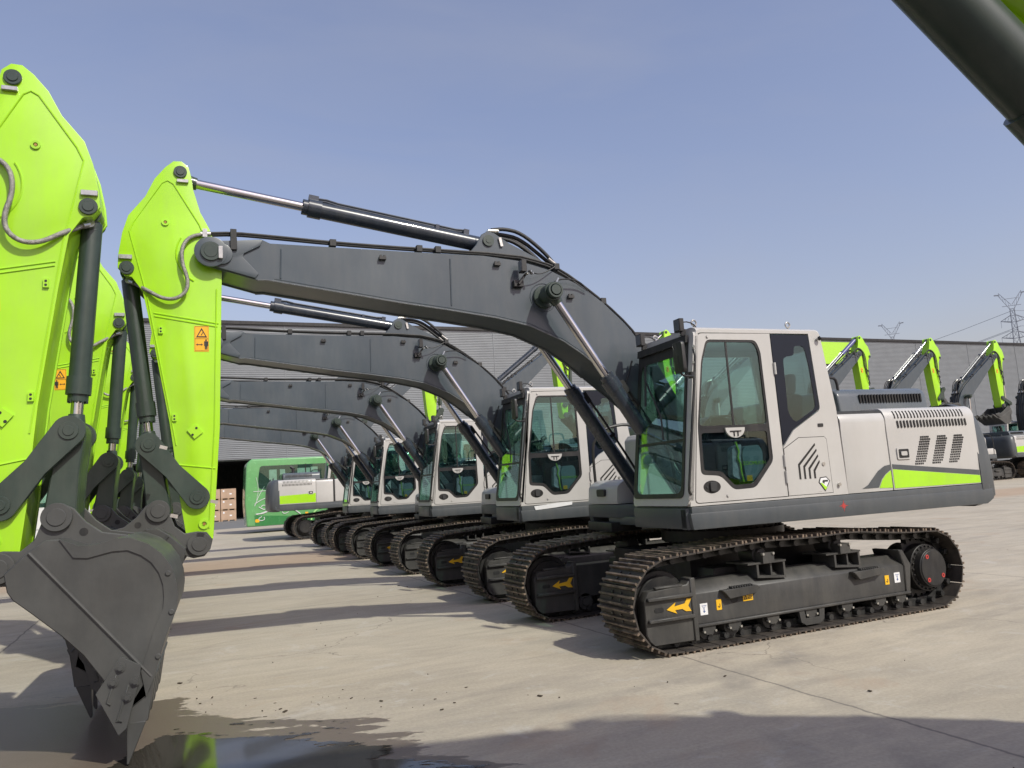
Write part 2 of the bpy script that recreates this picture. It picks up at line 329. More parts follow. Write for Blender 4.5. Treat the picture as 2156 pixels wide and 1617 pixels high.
def thing(name, label, cat, loc=(0, 0, 0), rz=0, group=None):
    o = bpy.data.objects.new(name, None); C.objects.link(o); o.empty_display_size = .3; o.location = loc; o.rotation_euler = (0, 0, rz)
    return tag(o, label, cat, group)
def rnd(poly, r, n=4, idx=None):
    """round the corners of a 2D polygon"""
    out = []; N = len(poly)
    for i, p in enumerate(poly):
        if idx is not None and i not in idx: out.append(p); continue
        a = Vector(poly[i-1]); b = Vector(p); c = Vector(poly[(i+1) % N])
        u = (a-b); v = (c-b); rr = min(r, u.length*.45, v.length*.45); u.normalize(); v.normalize()
        s, e = b+u*rr, b+v*rr
        for k in range(n+1):
            t = k/n; q = s*(1-t)**2+b*2*t*(1-t)+e*t*t; out.append((q.x, q.y))
    return out
def inset(poly, d):
    """inset a simple polygon by d"""
    n = len(poly); ar = sum(poly[i][0]*poly[(i+1)%n][1]-poly[(i+1)%n][0]*poly[i][1] for i in range(n)); sg = 1 if ar > 0 else -1
    out = []
    for i in range(n):
        a = Vector(poly[i-1]); b = Vector(poly[i]); c = Vector(poly[(i+1) % n])
        e1 = (b-a).normalized(); e2 = (c-b).normalized(); n1 = Vector((-e1.y, e1.x))*sg; n2 = Vector((-e2.y, e2.x))*sg
        m = (n1+n2); m = m/max(.35, m.length_squared)*2; q = b+m*d*.5*1.0
        m2 = (n1+n2).normalized(); cosv = max(.4, m2.dot(n1)); q = b+m2*(d/cosv); out.append((q.x, q.y))
    return out
def disc(c, r, n=24): return [(c[0]+r*math.cos(2*math.pi*i/n), c[1]+r*math.sin(2*math.pi*i/n)) for i in range(n)]
def rot(p, c, a):
    x, z = p[0]-c[0], p[1]-c[1]; return (c[0]+x*math.cos(a)-z*math.sin(a), c[1]+x*math.sin(a)+z*math.cos(a))

# ------------------------------------------------------------------ excavator (built facing -X, cab on the -Y side)
UY = -.0485
TRK_Y = 1.156; SHW = .29
def track_path():
    P = []
    cI, rI = (-1.78, .445), .415; cS, rS = (1.70, .43), .40
    for i in range(13): a = R(-90-15*i); P.append((cI[0]+rI*math.cos(a), cI[1]+rI*math.sin(a)))
    P += [(-1.2, .892), (-.8, .915), (-.5, .918), (-.2, .905), (.1, .902), (.4, .912), (.62, .905), (1.0, .868), (1.35, .838)]
    for i in range(13): a = R(90-15*i); P.append((cS[0]+rS*math.cos(a), cS[1]+rS*math.sin(a)))
    for i in range(1, 12): P.append((1.7-3.48*i/12, .03))
    return P[::-1]     # counter-clockwise seen from -Y
def resample(P, n):
    L = [0]
    Q = P+[P[0]]
    for i in range(len(P)): L.append(L[-1]+math.dist(Q[i], Q[i+1]))
    out = []
    for k in range(n):
        t = L[-1]*k/n; i = max(j for j in range(len(P)) if L[j] <= t+1e-9); f = (t-L[i])/max(1e-9, L[i+1]-L[i])
        out.append((Q[i][0]*(1-f)+Q[i+1][0]*f, Q[i][1]*(1-f)+Q[i+1][1]*f))
    return out, L[-1]/n
def make_track(root, sgn):
    """sgn=-1: left track (towards the camera)"""
    cy = sgn*TRK_Y; o = cy+sgn*SHW; inn = cy-sgn*SHW
    fr = MB()
    # box frame with sloped top
    yo = cy+sgn*.17; yi = cy-sgn*.15
    def pb(poly, x0, x1): fr.prism_x(poly, x0, x1)
    pb([(yo+sgn*.02, .22), (yo+sgn*.02, .50), (yo-sgn*.10, .60), (yi, .60), (yi, .22)], -1.47, 1.32)
    fr.box(-1.47, 1.34, min(yo, yo+sgn*.05), max(yo, yo+sgn*.05), .195, .225)
    fr.prism([(1.28, .20), (1.34, .17), (1.40, .50), (1.30, .66), (1.24, .66), (1.30, .48)], *sorted((yo+sgn*.035, yi)))
    # cross members to the centre
    for x in (-.75, .75): fr.prism([(x-.25, .42), (x+.25, .42), (x+.2, .66), (x-.2, .66)], *sorted((cy-sgn*.14, sgn*.45)))
    frame = fr.build('track_frame', 'track_frame', root, bevel=.008, seg=1)
    # idler guards on both faces of the track, with the travel arrow
    for f2 in (sgn, -sgn):
        ye = cy+f2*.17
        g = MB()
        g.prism([(-2.00, .14), (-1.95, .095), (-1.50, .09), (-1.47, .60), (-1.50, .66), (-1.55, .60), (-1.98, .575), (-2.03, .50), (-2.03, .2)], *sorted((ye+f2*.045, cy+f2*.09)))
        for z in (.49, .30): g.box(-2.01, -1.51, *sorted((ye+f2*.044, ye+f2*.085)), z, z+.035)
        g.box(-1.52, -1.465, *sorted((ye+f2*.06, cy+f2*.08)), .085, .655)
        g.box(-1.9, -1.6, *sorted((ye+f2*.0, ye+f2*.05)), .585, .61)
        g.build('idler_guard', 'track_frame', frame, bevel=.008, seg=1)
        g = MB(); g.prism(rnd([(-1.93, .385), (-1.83, .385), (-1.83, .425), (-1.93, .425)], .02), *sorted((ye+f2*.046, ye+f2*.049)))
        g.build('adjuster_hole', 'dark_gap', frame)
        if f2 < 0:
            g = MB(); z = .40; a = [(-1.80, z), (-1.70, z+.055), (-1.715, z+.02), (-1.60, z+.035), (-1.57, z+.075), (-1.52, z+.075), (-1.56, z+.012), (-1.53, z-.04), (-1.59, z-.035), (-1.63, z-.01), (-1.71, z-.012), (-1.69, z-.045)]
            g.prism(a, ye+f2*.052, ye+f2*.048); g.build('arrow_decal', 'yellow', frame)
    for side in ((1,) if sgn < 0 else (1,)):
        # stickers on the outer face
        def sticker(x, z, w_, h_, m, kind):
            q = MB(); yy = yo+sgn*.021
            q.use(0).box(x, x+w_, *sorted((yy, yy+sgn*.003)), z, z+h_)
            y1, y2 = sorted((yy+sgn*.003, yy+sgn*.0045))
            if kind == 'hook':
                q.use(1).prism([(x+.45*w_, z+.2*h_), (x+.7*w_, z+.28*h_), (x+.72*w_, z+.6*h_), (x+.6*w_, z+.6*h_), (x+.58*w_, z+.34*h_), (x+.4*w_, z+.33*h_), (x+.34*w_, z+.42*h_), (x+.25*w_, z+.36*h_)], y1, y2)
            elif kind == 'lift':
                q.use(1).box(x+.2*w_, x+.85*w_, y1, y2, z+.78*h_, z+.82*h_)
                q.prism([(x+.3*w_, z+.74*h_), (x+.5*w_, z+.5*h_), (x+.72*w_, z+.74*h_), (x+.66*w_, z+.74*h_), (x+.5*w_, z+.57*h_), (x+.36*w_, z+.74*h_)], y1, y2)
                q.box(x+.44*w_, x+.56*w_, y1, y2, z+.2*h_, z+.5*h_); q.box(x+.35*w_, x+.68*w_, y1, y2, z+.28*h_, z+.33*h_)
            elif kind == 'warn':
                q.use(1).plate([(x+.08*w_, z+.2*h_), (x+.42*w_, z+.2*h_), (x+.25*w_, z+.8*h_)], [[(x+.16*w_, z+.27*h_), (x+.34*w_, z+.27*h_), (x+.25*w_, z+.6*h_)]], y1, y2, lambda u, v, t: (u, t, v))
                for k in range(4): q.box(x+.5*w_, x+.92*w_, y1, y2, z+(.2+.17*k)*h_, z+(.27+.17*k)*h_)
            q.build('sticker', [m, 'decal_blue' if kind == 'lift' else 'decal_black'], frame)
        if sgn < 0:
            sticker(-1.41, .30, .085, .105, 'white_sticker', 'lift'); sticker(-1.22, .325, .06, .095, 'yellow', 'hook'); sticker(-.90, .37, .12, .075, 'yellow', 'warn')
            sticker(1.00, .32, .06, .095, 'yellow', 'hook'); sticker(1.14, .325, .085, .105, 'white_sticker', 'lift')
    # step brackets and oval hole
    for x in (-.98, .70):
        g = MB(); g.prism([(x-.20, .505), (x+.22, .515), (x+.26, .49), (x+.22, .465), (x+.18, .44), (x-.12, .42), (x-.16, .47)], *sorted((yo+sgn*.02, yo+sgn*.085)))
        for k in range(9): g.box(x-.08+k*.03, x-.066+k*.03, *sorted((yo+sgn*.02, yo+sgn*.08)), .50, .53)
        g.build('step_bracket', 'track_frame', frame, bevel=.005, seg=1)
    g = MB().prism(rnd([(-1.05, .37), (-.96, .37), (-.96, .46), (-1.05, .46)], .035), *sorted((yo+sgn*.0205, yo+sgn*.0225))); g.build('frame_hole', 'dark_gap', frame)
    # carrier rollers on box brackets
    for x in (-.52, .50):
        g = MB(); g.cyl((x-.05, cy-sgn*.12, .775), (x-.05, cy+sgn*.10, .775), .085, n=24); g.cyl((x-.05, cy+sgn*.10, .775), (x-.05, cy+sgn*.135, .775), .062, n=20)
        cr = g.build('carrier_roller', 'track_frame', frame, bevel=.006, seg=1)
        g = MB().box(x-.11, x+.03, *sorted((cy+sgn*.10, cy+sgn*.22)), .70, .80)
        g.plate([(x-.17, .565), (x+.19, .535), (x+.19, .71), (x-.17, .71)], [[(x-.145, .585), (x+.0, .575), (x+.0, .69), (x-.145, .69)], [(x+.02, .57), (x+.165, .56), (x+.165, .69), (x+.02, .69)]], *sorted((cy-sgn*.12, yo+sgn*.015)), lambda u, v, t: (u, t, v))
        g.box(x-.28, x+.20, *sorted((cy-sgn*.14, yo+sgn*.02)), .695, .712)
        g.build('roller_bracket', 'track_frame', frame)
        g = MB()
        for dx in (-.11, .015): g.cut(); g.cyl((x+dx, cy+sgn*.205, .79), (x+dx, cy+sgn*.235, .79), .014, n=6)
        g.build('bolt', 'zinc', frame)
    # bottom rollers, each a part of its own
    for x in (-1.33, -1.03, -.56, -.07, .42, .90, 1.2):
        rb = MB().use(0)
        for s2 in (-1, 1): rb.cyl((x, cy+s2*.06, .165), (x, cy+s2*.15, .165), .095, n=20)
        rb.cyl((x, cy-.17, .165), (x, cy+.17, .165), .05, n=14)
        rb.prism([(x-.075, .215), (x+.075, .215), (x+.07, .15), (x+.03, .12), (x-.03, .12), (x-.07, .15)], *sorted((yo-sgn*.005, yo+sgn*.03)))
        rb.use(1)
        for dx in (-.065, .065): rb.cyl((x+dx, yo+sgn*.01, .15), (x+dx, yo+sgn*.045, .15), .012, n=6)
        rb.build('track_roller', ['track_frame', 'zinc'], frame)
    g = MB(); x = -.07
    g.plate([(x-.17, .215), (x+.17, .215), (x+.15, .09), (x+.09, .055), (x-.09, .055), (x-.15, .09)], [[(x-.10, .20), (x+.10, .20), (x+.09, .12), (x-.09, .12)]], *sorted((yo+sgn*.01, yo+sgn*.04)), lambda u, v, t: (u, t, v))
    g.build('roller_guard', 'track_frame', frame)
    # idler wheel
    g = MB(); g.cyl((-1.78, cy-.08, .445), (-1.78, cy+.08, .445), .30, n=32); g.cyl((-1.78, cy-.12, .445), (-1.78, cy+.12, .445), .25, n=32)
    g.build('idler_wheel', 'black', frame, bevel=.01, seg=1)
    # sprocket + final drive
    g = MB(); teeth = []
    for i in range(21):
        for a, r_ in ((0, .29), (.28, .34), (.5, .34), (.78, .29)): an = 2*math.pi*(i+a)/21; teeth.append((1.70+r_*math.cos(an), .43+r_*math.sin(an)))
    g.prism(teeth, cy-.035, cy+.035); g.build('sprocket', 'track_frame', frame)
    g = MB(); g.cyl((1.70, cy-sgn*.2, .43), (1.70, cy+sgn*.16, .43), .255, n=36); g.cyl((1.70, cy+sgn*.16, .43), (1.70, cy+sgn*.235, .43), .205, n=36); g.cyl((1.70, cy+sgn*.235, .43), (1.70, cy+sgn*.245, .43), .19, n=36)
    for i in range(24): an = 2*math.pi*i/24; g.cyl((1.70+.23*math.cos(an), cy+sgn*.16, .43+.23*math.sin(an)), (1.70+.23*math.cos(an), cy+sgn*.18, .43+.23*math.sin(an)), .013, n=6)
    fd = g.build('final_drive', 'black', frame, bevel=.005, seg=1)
    g = MB()
    for an in (125, 230, 325): g.cut(); p = (1.70+.155*math.cos(R(an)), .43+.155*math.sin(R(an))); g.plate(disc(p, .024, 14), [disc(p, .010, 10)], *sorted((cy+sgn*.244, cy+sgn*.25)), lambda u, v, t: (u, t, v))
    g.build('drain_plug', 'red', frame)
    # shoes
    P, pitch = resample(track_path(), 50); n = len(P)
    g = MB(); lk = MB()
    for i in range(n):
        a = Vector(P[i]); b = Vector(P[(i+1) % n]); c = (a+b)/2; t = (b-a).normalized(); nn = Vector((t.y, -t.x)); hl = (b-a).length/2
        def q(u, v): return (c.x+t.x*u+nn.x*v, c.y+t.y*u+nn.y*v)
        h = .040
        ys_ = sorted((o, inn))
        g.use(1).prism([q(-hl*.98, -.004), q(hl*.90, -.004), q(hl*.98, .006), q(hl*.90, .010), q(-hl*.94, .010)], *ys_)
        g.use(0)
        for u0, hh in ((-.80, h), (.0, h*.85), (.76, h*.85)):
            g.prism([q(hl*(u0-.13), .009), q(hl*(u0+.13), .009), q(hl*(u0+.085), hh), q(hl*(u0-.085), hh)], *ys_)
        for s2 in (-1, 1):
            yy = cy+s2*.085
            lk.prism([q(-hl*1.1, -.005), q(hl*.8, -.005), q(hl*.95, -.045), q(hl*.7, -.085), q(-hl*.9, -.085), q(-hl*1.2, -.045)], yy-.018, yy+.018)
            for uu in (-.3, .35): 
                p0 = q(hl*uu, .008); p1 = q(hl*uu, .022); lk.cyl((p0[0], cy+s2*.075, p0[1]), (p1[0], cy+s2*.075, p1[1]), .013, n=6)
        p0 = q(-hl, -.05); lk.cyl((p0[0], cy-.165, p0[1]), (p0[0], cy+.165, p0[1]), .030, n=12)
    ch = g.build('track_shoes', ['track_steel', 'track_plate'], frame)
    lk.build('track_links', 'link_steel', frame)
    return frame

def make_body(root, style='new'):
    """upper structure in the -X-facing frame, turned by UY against the tracks"""
    def B(mb, name, m, par=None, **k):
        o = mb.build(name, m, par if par is not None else root, **k)
        if par is None: o.rotation_euler.z = UY
        return o
    g = MB(); g.cyl((0, 0, .62), (0, 0, 1.09), .60, n=40); g.cyl((0, 0, .86), (0, 0, .98), .70, n=48)
    for i in range(36): a = 2*math.pi*i/36; g.cyl((.66*math.cos(a), .66*math.sin(a), .84), (.66*math.cos(a), .66*math.sin(a), 1.0), .018, n=6)
    g.prism_z([(-1.0, -.8), (1.0, -.8), (1.0, .8), (-1.0, .8)], .45, .78)
    B(g, 'swing_base', 'black')
    # deck and skirts
    g = MB()
    g.prism_z([(-1.36, -1.455), (2.62, -1.455), (2.62, 1.40), (-1.02, 1.40), (-1.02, .55), (-.95, .42), (-.95, -.40), (-1.36, -.40)], 1.14, 1.30)
    g.prism([(-1.36, 1.085), (2.55, 1.075), (2.66, 1.13), (2.66, 1.24), (-1.38, 1.24)], -1.46, -1.36)
    g.prism([(-1.00, 1.085), (2.55, 1.075), (2.66, 1.13), (2.66, 1.24), (-1.02, 1.24)], 1.31, 1.41)
    g.box(-1.39, -1.30, -1.40, -.42, 1.09, 1.29); g.box(-1.0, 2.4, -.9, .9, 1.06, 1.16)
    g.prism_z([(-1.39, -1.40), (-1.2, -1.46), (-1.2, -1.3), (-1.39, -1.3)], 1.085, 1.29)
    B(g, 'deck_frame', 'skirt', bevel=.012)
    if style == 'new':
        g = MB(); cx, cz = .62, 1.16
        st = []
        for i in range(16): r_ = .062 if i % 4 == 0 else (.035 if i % 2 == 0 else .018); a = 2*math.pi*i/16; st.append((cx-.15+r_*math.cos(a), cz+.03+r_*math.sin(a)))
        g.prism(st, -1.462, -1.4605); B(g, 'star_mark', 'red')
    # counterweight: stacked plan loops
    def plan(d):
        L = [(2.48+.0*d, -1.40+d), (2.55-d, -1.46+d)]
        L = [(2.50, -1.46+d)]
        for y, x in ((-1.455, 2.60), (-1.44, 2.70), (-1.38, 2.79), (-1.25, 2.84), (-1.0, 2.865), (-.6, 2.885), (0, 2.90), (.6, 2.885), (1.0, 2.865), (1.22, 2.84), (1.34, 2.79), (1.40, 2.70), (1.41, 2.60)):
            k = (1.43-d)/1.43; L.append((x-d, y*k))
        L.append((2.50, 1.42-d)); return L
    g = MB(); lv = [(1.05, .12), (1.09, .04), (1.16, .0), (1.5, .0), (1.8, .02), (2.0, .05), (2.12, .09), (2.19, .14), (2.225, .22)]
    rings = []
    for z, d in lv: rings.append([(x-(0 if x < 2.51 else 0), y, z) for x, y in plan(d)])
    n = len(rings[0]); vs = [p for r_ in rings for p in r_]; fs = []
    for k in range(len(rings)-1):
        for i in range(n): fs.append((k*n+i, k*n+(i+1)%n, (k+1)*n+(i+1)%n, (k+1)*n+i))
    fs += [tuple(range(n-1, -1, -1)), tuple(range((len(rings)-1)*n, len(rings)*n))]
    g.add(vs, fs); B(g, 'counterweight', 'skirt')
    g = MB()
    for y in (-.7, .7): g.cut(); g.tube([(2.66, y-.12, 2.21), (2.66, y-.12, 2.28), (2.66, y+.12, 2.28), (2.66, y+.12, 2.21)], .02)
    B(g, 'lifting_lug', 'skirt')
    # engine housing: rounded shoulders
    def hood_prof(t=0):
        z1 = 2.20; L = [(-1.45+t, 1.305), (-1.45+t, 1.62), (-1.445+t, 1.95)]
        for i in range(7): a = R(180-15*i); L.append((-1.335+.11*math.cos(a), 2.06+.13*math.sin(a)))
        L += [(-1.2, 2.20), (1.2, 2.20)]
        for i in range(7): a = R(90-15*i); L.append((1.285+.11*math.cos(a), 2.06+.13*math.sin(a)))
        L += [(1.395-t, 1.62), (1.395-t, 1.305)]; return L
    g = MB(); g.prism_x(hood_prof(), 1.192, 2.53); hood = B(g, 'engine_housing', 'beige', bevel=.006)
    g = MB(); P2 = [(y, z if z < 1.9 else z-.02) for y, z in hood_prof(.004)]; g.prism_x(P2, .565, 1.182); B(g, 'side_door', 'beige', bevel=.006)
    g = MB(); g.prism_x([(y*.99, min(z, 2.17)) for y, z in hood_prof(.01)], .50, 2.5); B(g, 'housing_core', 'dark_gap')
    for sy in (-1, 1):
        y0 = -1.45 if sy < 0 else 1.395
        s1, s2 = sorted((y0, y0+sy*.003))
        g = MB()
        for row, (za, zb, dx) in enumerate(((2.085, 2.155, 0), (1.965, 2.045, .03))):
            g.cut()
            for k in range(22 if row == 0 else 22):
                x = 1.325+dx+k*.0485
                if row == 0:
                    # slots bending over the shoulder
                    for q in range(2):
                        a0 = R(176-20*q); a1 = R(176-20*(q+1)); cy0 = -1.335 if sy < 0 else 1.285
                        def pt(a, r_): return (cy0+sy*(-1)*r_*math.cos(a)*(1), 2.06+(r_+.02)*math.sin(a))
                        yA, zA = cy0-(-sy)*0+sy*.113*abs(math.cos(a0)), 2.06+.133*math.sin(a0)
                        yB, zB = cy0+sy*.113*abs(math.cos(a1)), 2.06+.133*math.sin(a1)
                        g.add([(x, yA, zA), (x+.020, yA, zA), (x+.020-.0, yB, zB), (x, yB, zB)], [(0, 1, 2, 3)])
                else:
                    g.prism(rnd([(x, za), (x+.022, za), (x+.012, zb), (x-.010, zb)], .009, 3), s1, s2)
        g.build('vent_slots', 'slot_shade', hood)
        if style == 'new':
            g = MB()
            for gi in range(3):
                for r_ in range(12):
                    z = 1.865-r_*.0262; sh = 1.665+gi*.255-(r_//1.0)*.0118-((r_ % 2)*-.004)
                    for k in range(6 if r_ not in (0, 11) else 5):
                        g.box(sh+k*.0265, sh+k*.0265+.0175, s1, s2, z-.0185, z)
            g.build('mesh_grille', 'slot_shade', hood)
        g = MB(); g.use(0).prism(rnd([(1.29, 1.625), (1.475, 1.625), (1.475, 1.75), (1.29, 1.75)], .02), *sorted((y0, y0+sy*.012)))
        g.use(1).prism(rnd([(1.31, 1.64), (1.455, 1.64), (1.455, 1.735), (1.31, 1.735)], .015), *sorted((y0+sy*.012, y0+sy*.014)))
        g.use(0).prism(rnd([(1.335, 1.665), (1.42, 1.665), (1.42, 1.71), (1.335, 1.71)], .015), *sorted((y0+sy*.014, y0+sy*.024)))
        g.build('door_latch', ['beige', 'black'], hood)
        if style == 'new':
            g = MB(); g.prism([(1.205, 1.525), (2.49, 1.395), (2.49, 1.315), (1.205, 1.325)], s1, s2+0 if sy > 0 else s2); g.build('green_stripe', 'lime', hood)
            g = MB(); g.prism([(1.205, 1.58), (2.49, 1.455), (2.49, 1.40), (1.205, 1.53)], s1, s2); g.build('dark_stripe', 'skirt', hood)
            g = MB(); p = [(1.178, 1.578), (1.10, 1.568), (1.0, 1.52), (.91, 1.44), (.84, 1.38), (.76, 1.345), (.985, 1.345), (1.04, 1.43), (1.10, 1.48), (1.178, 1.523)]
            e1, e2 = (s1+.003, s2+.003) if sy < 0 else (s1-.003, s2-.003)
            g.use(0).prism(p, e1-.0, e2); g.use(1).prism([(1.178, 1.515), (1.10, 1.473), (1.045, 1.422), (.995, 1.34), (1.178, 1.332)], e1, e2); B(g, 'swoosh_stripe', ['skirt', 'lime'])
        else:
            g = MB(); g.prism([(1.205, 1.66), (2.49, 1.62), (2.49, 1.33), (1.205, 1.33)], s1, s2); g.build('green_stripe', 'lime', hood)
    # dark upper bonnet
    g = MB(); g.prism_x(rnd([(-1.05, 2.16), (-1.02, 2.40), (-.95, 2.46), (.9, 2.46), (1.0, 2.38), (1.02, 2.16)], .07, 5, (1, 2, 3, 4)), .98, 2.33)
    bon = B(g, 'bonnet', 'hood_grey', bevel=.03, seg=3)
    g = MB()
    for k in range(22): x = 1.29+k*.044; g.prism(rnd([(x, 2.285), (x+.020, 2.285), (x+.016, 2.385), (x-.004, 2.385)], .009, 3), -1.048, -1.028)
    g.cuts = [(0, 0)]; g.cut()
    for k in range(22): x = 1.29+k*.044; g.prism(rnd([(x, 2.285), (x+.020, 2.285), (x+.016, 2.385), (x-.004, 2.385)], .009, 3), 1.0, 1.018)
    g.build('vent_slots', 'slot_shade', bon)
    g = MB(); g.tube([(.75, -.95, 2.2), (.76, -.95, 2.55), (.82, -.95, 2.60), (1.02, -.95, 2.60), (1.07, -.95, 2.56), (1.08, -.95, 2.4)], .017, smooth=1); B(g, 'handrail', 'black')
    g = MB().cyl((1.9, .3, 2.4), (1.9, .3, 2.66), .06); g.cyl((1.9, .3, 2.66), (2.0, .3, 2.72), .055); B(g, 'exhaust_pipe', 'black')
    # right hand tank and tool box
    g = MB(); g.prism([(-.42, 1.305), (.50, 1.305), (.50, 2.12), (.30, 2.17), (-.36, 2.17), (-.42, 2.1)], .48, 1.395); B(g, 'fuel_tank', 'beige', bevel=.03, seg=3)
    g = MB(); g.prism(rnd([(-1.02, 1.305), (-.43, 1.305), (-.43, 1.58), (-.50, 1.60), (-.88, 1.60), (-1.0, 1.53)], .05, 4, (3, 4, 5)), .62, 1.395); tb = B(g, 'tool_box', 'beige', bevel=.02, seg=2)
    g = MB(); g.prism_x(rnd([(.90, 1.40), (1.10, 1.40), (1.10, 1.49), (.90, 1.49)], .03), -1.04, -1.005); g.build('work_lamp', 'black', tb)
    g = MB(); g.prism_z([(-1.12, .62), (-.7, .62), (-.7, 1.38), (-1.05, 1.38)], .98, 1.09); B(g, 'front_step', 'black', bevel=.01)
    g = MB(); g.tube([(-.78, 1.37, 1.2), (-.88, 1.40, 1.32), (-.90, 1.40, 2.05), (-.84, 1.38, 2.16), (-.70, 1.36, 2.30), (-.3, 1.34, 2.34), (-.22, 1.34, 2.15)], .02, smooth=2); B(g, 'handrail', 'black')
    # hoses between cab and boom
    g = MB()
    for k in range(3): g.tube([(-.2, -.33+.05*k, 1.4), (-.55, -.36+.05*k, 2.0), (-.75, -.34+.05*k, 2.35), (-1.0, -.30+.05*k, 2.6)], .018, smooth=2)
    g.cyl((-.15, -.34, 2.0), (-.15, .34, 2.0), .26, n=30); B(g, 'boom_mount', 'black')

    # ---- cab
    Yo, Yi = -1.455, -1.405
    t3 = lambda u, v, t: (u, t, v)
    outer = rnd([(-1.37, 1.305), (.555, 1.305), (.525, 2.20), (.47, 2.60), (.415, 3.02), (-1.13, 3.02)], .07, 5, (4, 5))
    hole = rnd([(-1.318, 1.325), (-.212, 1.325), (-.212, 1.815), (-.06, 1.985), (.315, 2.185), (.268, 2.99), (-1.115, 2.985)], .05, 4, (0, 4, 6))
    g = MB(); g.plate(outer, [hole], Yo, Yi, t3)
    # right wall with a big window
    g.plate([(-1.37, 1.305), (.55, 1.305), (.52, 2.2), (.41, 3.02), (-1.13, 3.02)], [[(-1.24, 1.75), (.40, 1.75), (.42, 2.2), (.32, 2.92), (-1.08, 2.92)]], -.46, -.42, t3)
    # rear wall
    g.plate([(-1.41, 1.305), (-.46, 1.305), (-.46, 3.0), (-1.41, 3.0)], [[(-1.3, 2.1), (-.56, 2.1), (-.56, 2.85), (-1.3, 2.85)]], .0, .04, lambda u, v, t: (.515+t-(v-1.3)*.07, u, v))
    g.box(-1.36, .54, -1.41, -.45, 1.31, 1.36)
    cab = B(g, 'cab', 'beige')
    g = MB(); ro = rnd([(-1.455, 2.985), (-1.43, 3.035), (-1.36, 3.06), (-.52, 3.06), (-.44, 3.035), (-.42, 2.985)], .03, 3, (1, 2, 3, 4))
    g.prism_x(ro, -1.115, .425); g.build('cab_roof', 'beige', cab, bevel=.018, seg=2)
    # front: slanted frame with glass
    def fr(u, v, t):  # u: y, v: z
        k = (v-1.33)/(2.99-1.33); return (-1.375+.235*k+t, u, v)
    g = MB(); fo = rnd([(-1.455, 1.31), (-.42, 1.31), (-.42, 3.0), (-1.455, 3.0)], .05, 3)
    fi = rnd([(-1.36, 1.40), (-.47, 1.40), (-.47, 2.90), (-1.36, 2.90)], .07, 4)
    g.plate(fo, [fi], -.012, .04, fr); g.build('front_frame', 'beige', cab)
    g = MB(); g.plate(rnd([(-1.375, 1.385), (-.43, 1.385), (-.43, 2.985), (-1.375, 2.985)], .07, 4), [rnd([(-1.335, 1.43), (-.49, 1.43), (-.49, 2.80), (-1.335, 2.80)], .09, 5)], -.022, -.008, fr)
    g.plate([(-1.34, 1.93), (-.48, 1.93), (-.48, 1.955), (-1.34, 1.955)], [], -.020, .0, fr)
    g.build('windshield_seal', 'black', cab)
    g = MB(); g.plate([(-1.345, 1.42), (-.48, 1.42), (-.48, 2.81), (-1.345, 2.81)], [], -.004, .001, fr); g.build('windshield', 'front_glass', cab)
    g = MB(); g.plate([(-1.38, 2.90), (-.45, 2.90), (-.45, 2.975), (-1.38, 2.975)], [], -.055, -.024, fr); g.build('rain_visor', 'black', cab)
    g = MB(); g.tube([fr(-1.0, 1.97, -.03), fr(-.95, 2.2, -.035), fr(-.62, 2.62, -.035)], .009); g.tube([fr(-.64, 2.35, -.04), fr(-.62, 2.62, -.04), fr(-.60, 2.79, -.04)], .012); g.build('wiper', 'black', cab)
    # door
    dp = rnd([(-1.308, 1.333), (-.222, 1.333), (-.226, 1.84), (-.236, 2.983), (-1.108, 2.976)], .045, 4, (0, 4))
    dw = rnd([(-1.222, 1.595), (-1.0, 1.575), (-.86, 1.432), (-.60, 1.438), (-.355, 1.69), (-.36, 2.08), (-.372, 2.80), (-.42, 2.915), (-1.02, 2.915), (-1.10, 2.70), (-1.21, 2.05)], .05, 4)
    g = MB(); g.plate(dp, [dw], -1.458, Yi, t3); door = g.build('door', 'beige', cab)
    up = [(-1.208, 2.02), (-.362, 2.02), (-.372, 2.80), (-.425, 2.90), (-1.01, 2.90), (-1.09, 2.68)]
    lowp = [(-1.222, 1.597), (-1.0, 1.577), (-.86, 1.434), (-.60, 1.440), (-.352, 1.69), (-.352, 2.035), (-1.212, 2.035)]; upo = [(-1.213, 2.036), (-.354, 2.036), (-.368, 2.80), (-.418, 2.918), (-1.022, 2.918), (-1.104, 2.70)]
    g = MB(); g.plate(upo, [rnd(inset(upo, .026), .045)], -1.452, -1.432, t3); g.plate(lowp, [rnd(inset(lowp, .042), .03)], -1.452, -1.432, t3)
    g.box(-.79, -.77, -1.447, -1.436, 2.03, 2.90); g.build('window_seal', 'black', door)
    g = MB(); g.plate(inset(upo, .012), [], -1.444, -1.440, t3); g.build('door_window', 'cab_glass', door)
    g = MB(); g.plate(inset(lowp, .02), [], -1.444, -1.440, t3); g.build('door_window', 'dark_glass', door)
    g = MB(); hm = [(-.90, 2.035)]+[(-.785+.115*math.cos(a), 2.035+.10*math.sin(a)) for a in [math.pi+math.pi*i/12 for i in range(13)]]
    g.use(0).prism(hm, -1.47, -1.45); g.use(1).box(-.85, -.72, -1.478, -1.47, 1.995, 2.005); g.box(-.81, -.80, -1.478, -1.47, 1.95, 2.0); g.box(-.765, -.755, -1.478, -1.47, 1.95, 2.0); g.build('window_latch', ['beige', 'black'], door)
    g = MB(); g.use(0).prism([(-1.11+.10*math.cos(2*math.pi*i/28), 1.475+.062*math.sin(2*math.pi*i/28)) for i in range(28)], -1.4605, -1.452)
    g.use(1).prism(rnd([(-1.14, 1.43), (-1.07, 1.43), (-1.06, 1.52), (-1.14, 1.52)], .02), -1.478, -1.46); g.use(1).cyl((-1.17, -1.46, 1.475), (-1.17, -1.466, 1.475), .012)
    g.build('door_handle', ['black', 'seat'], door, bevel=.003, seg=1)
    g = MB()
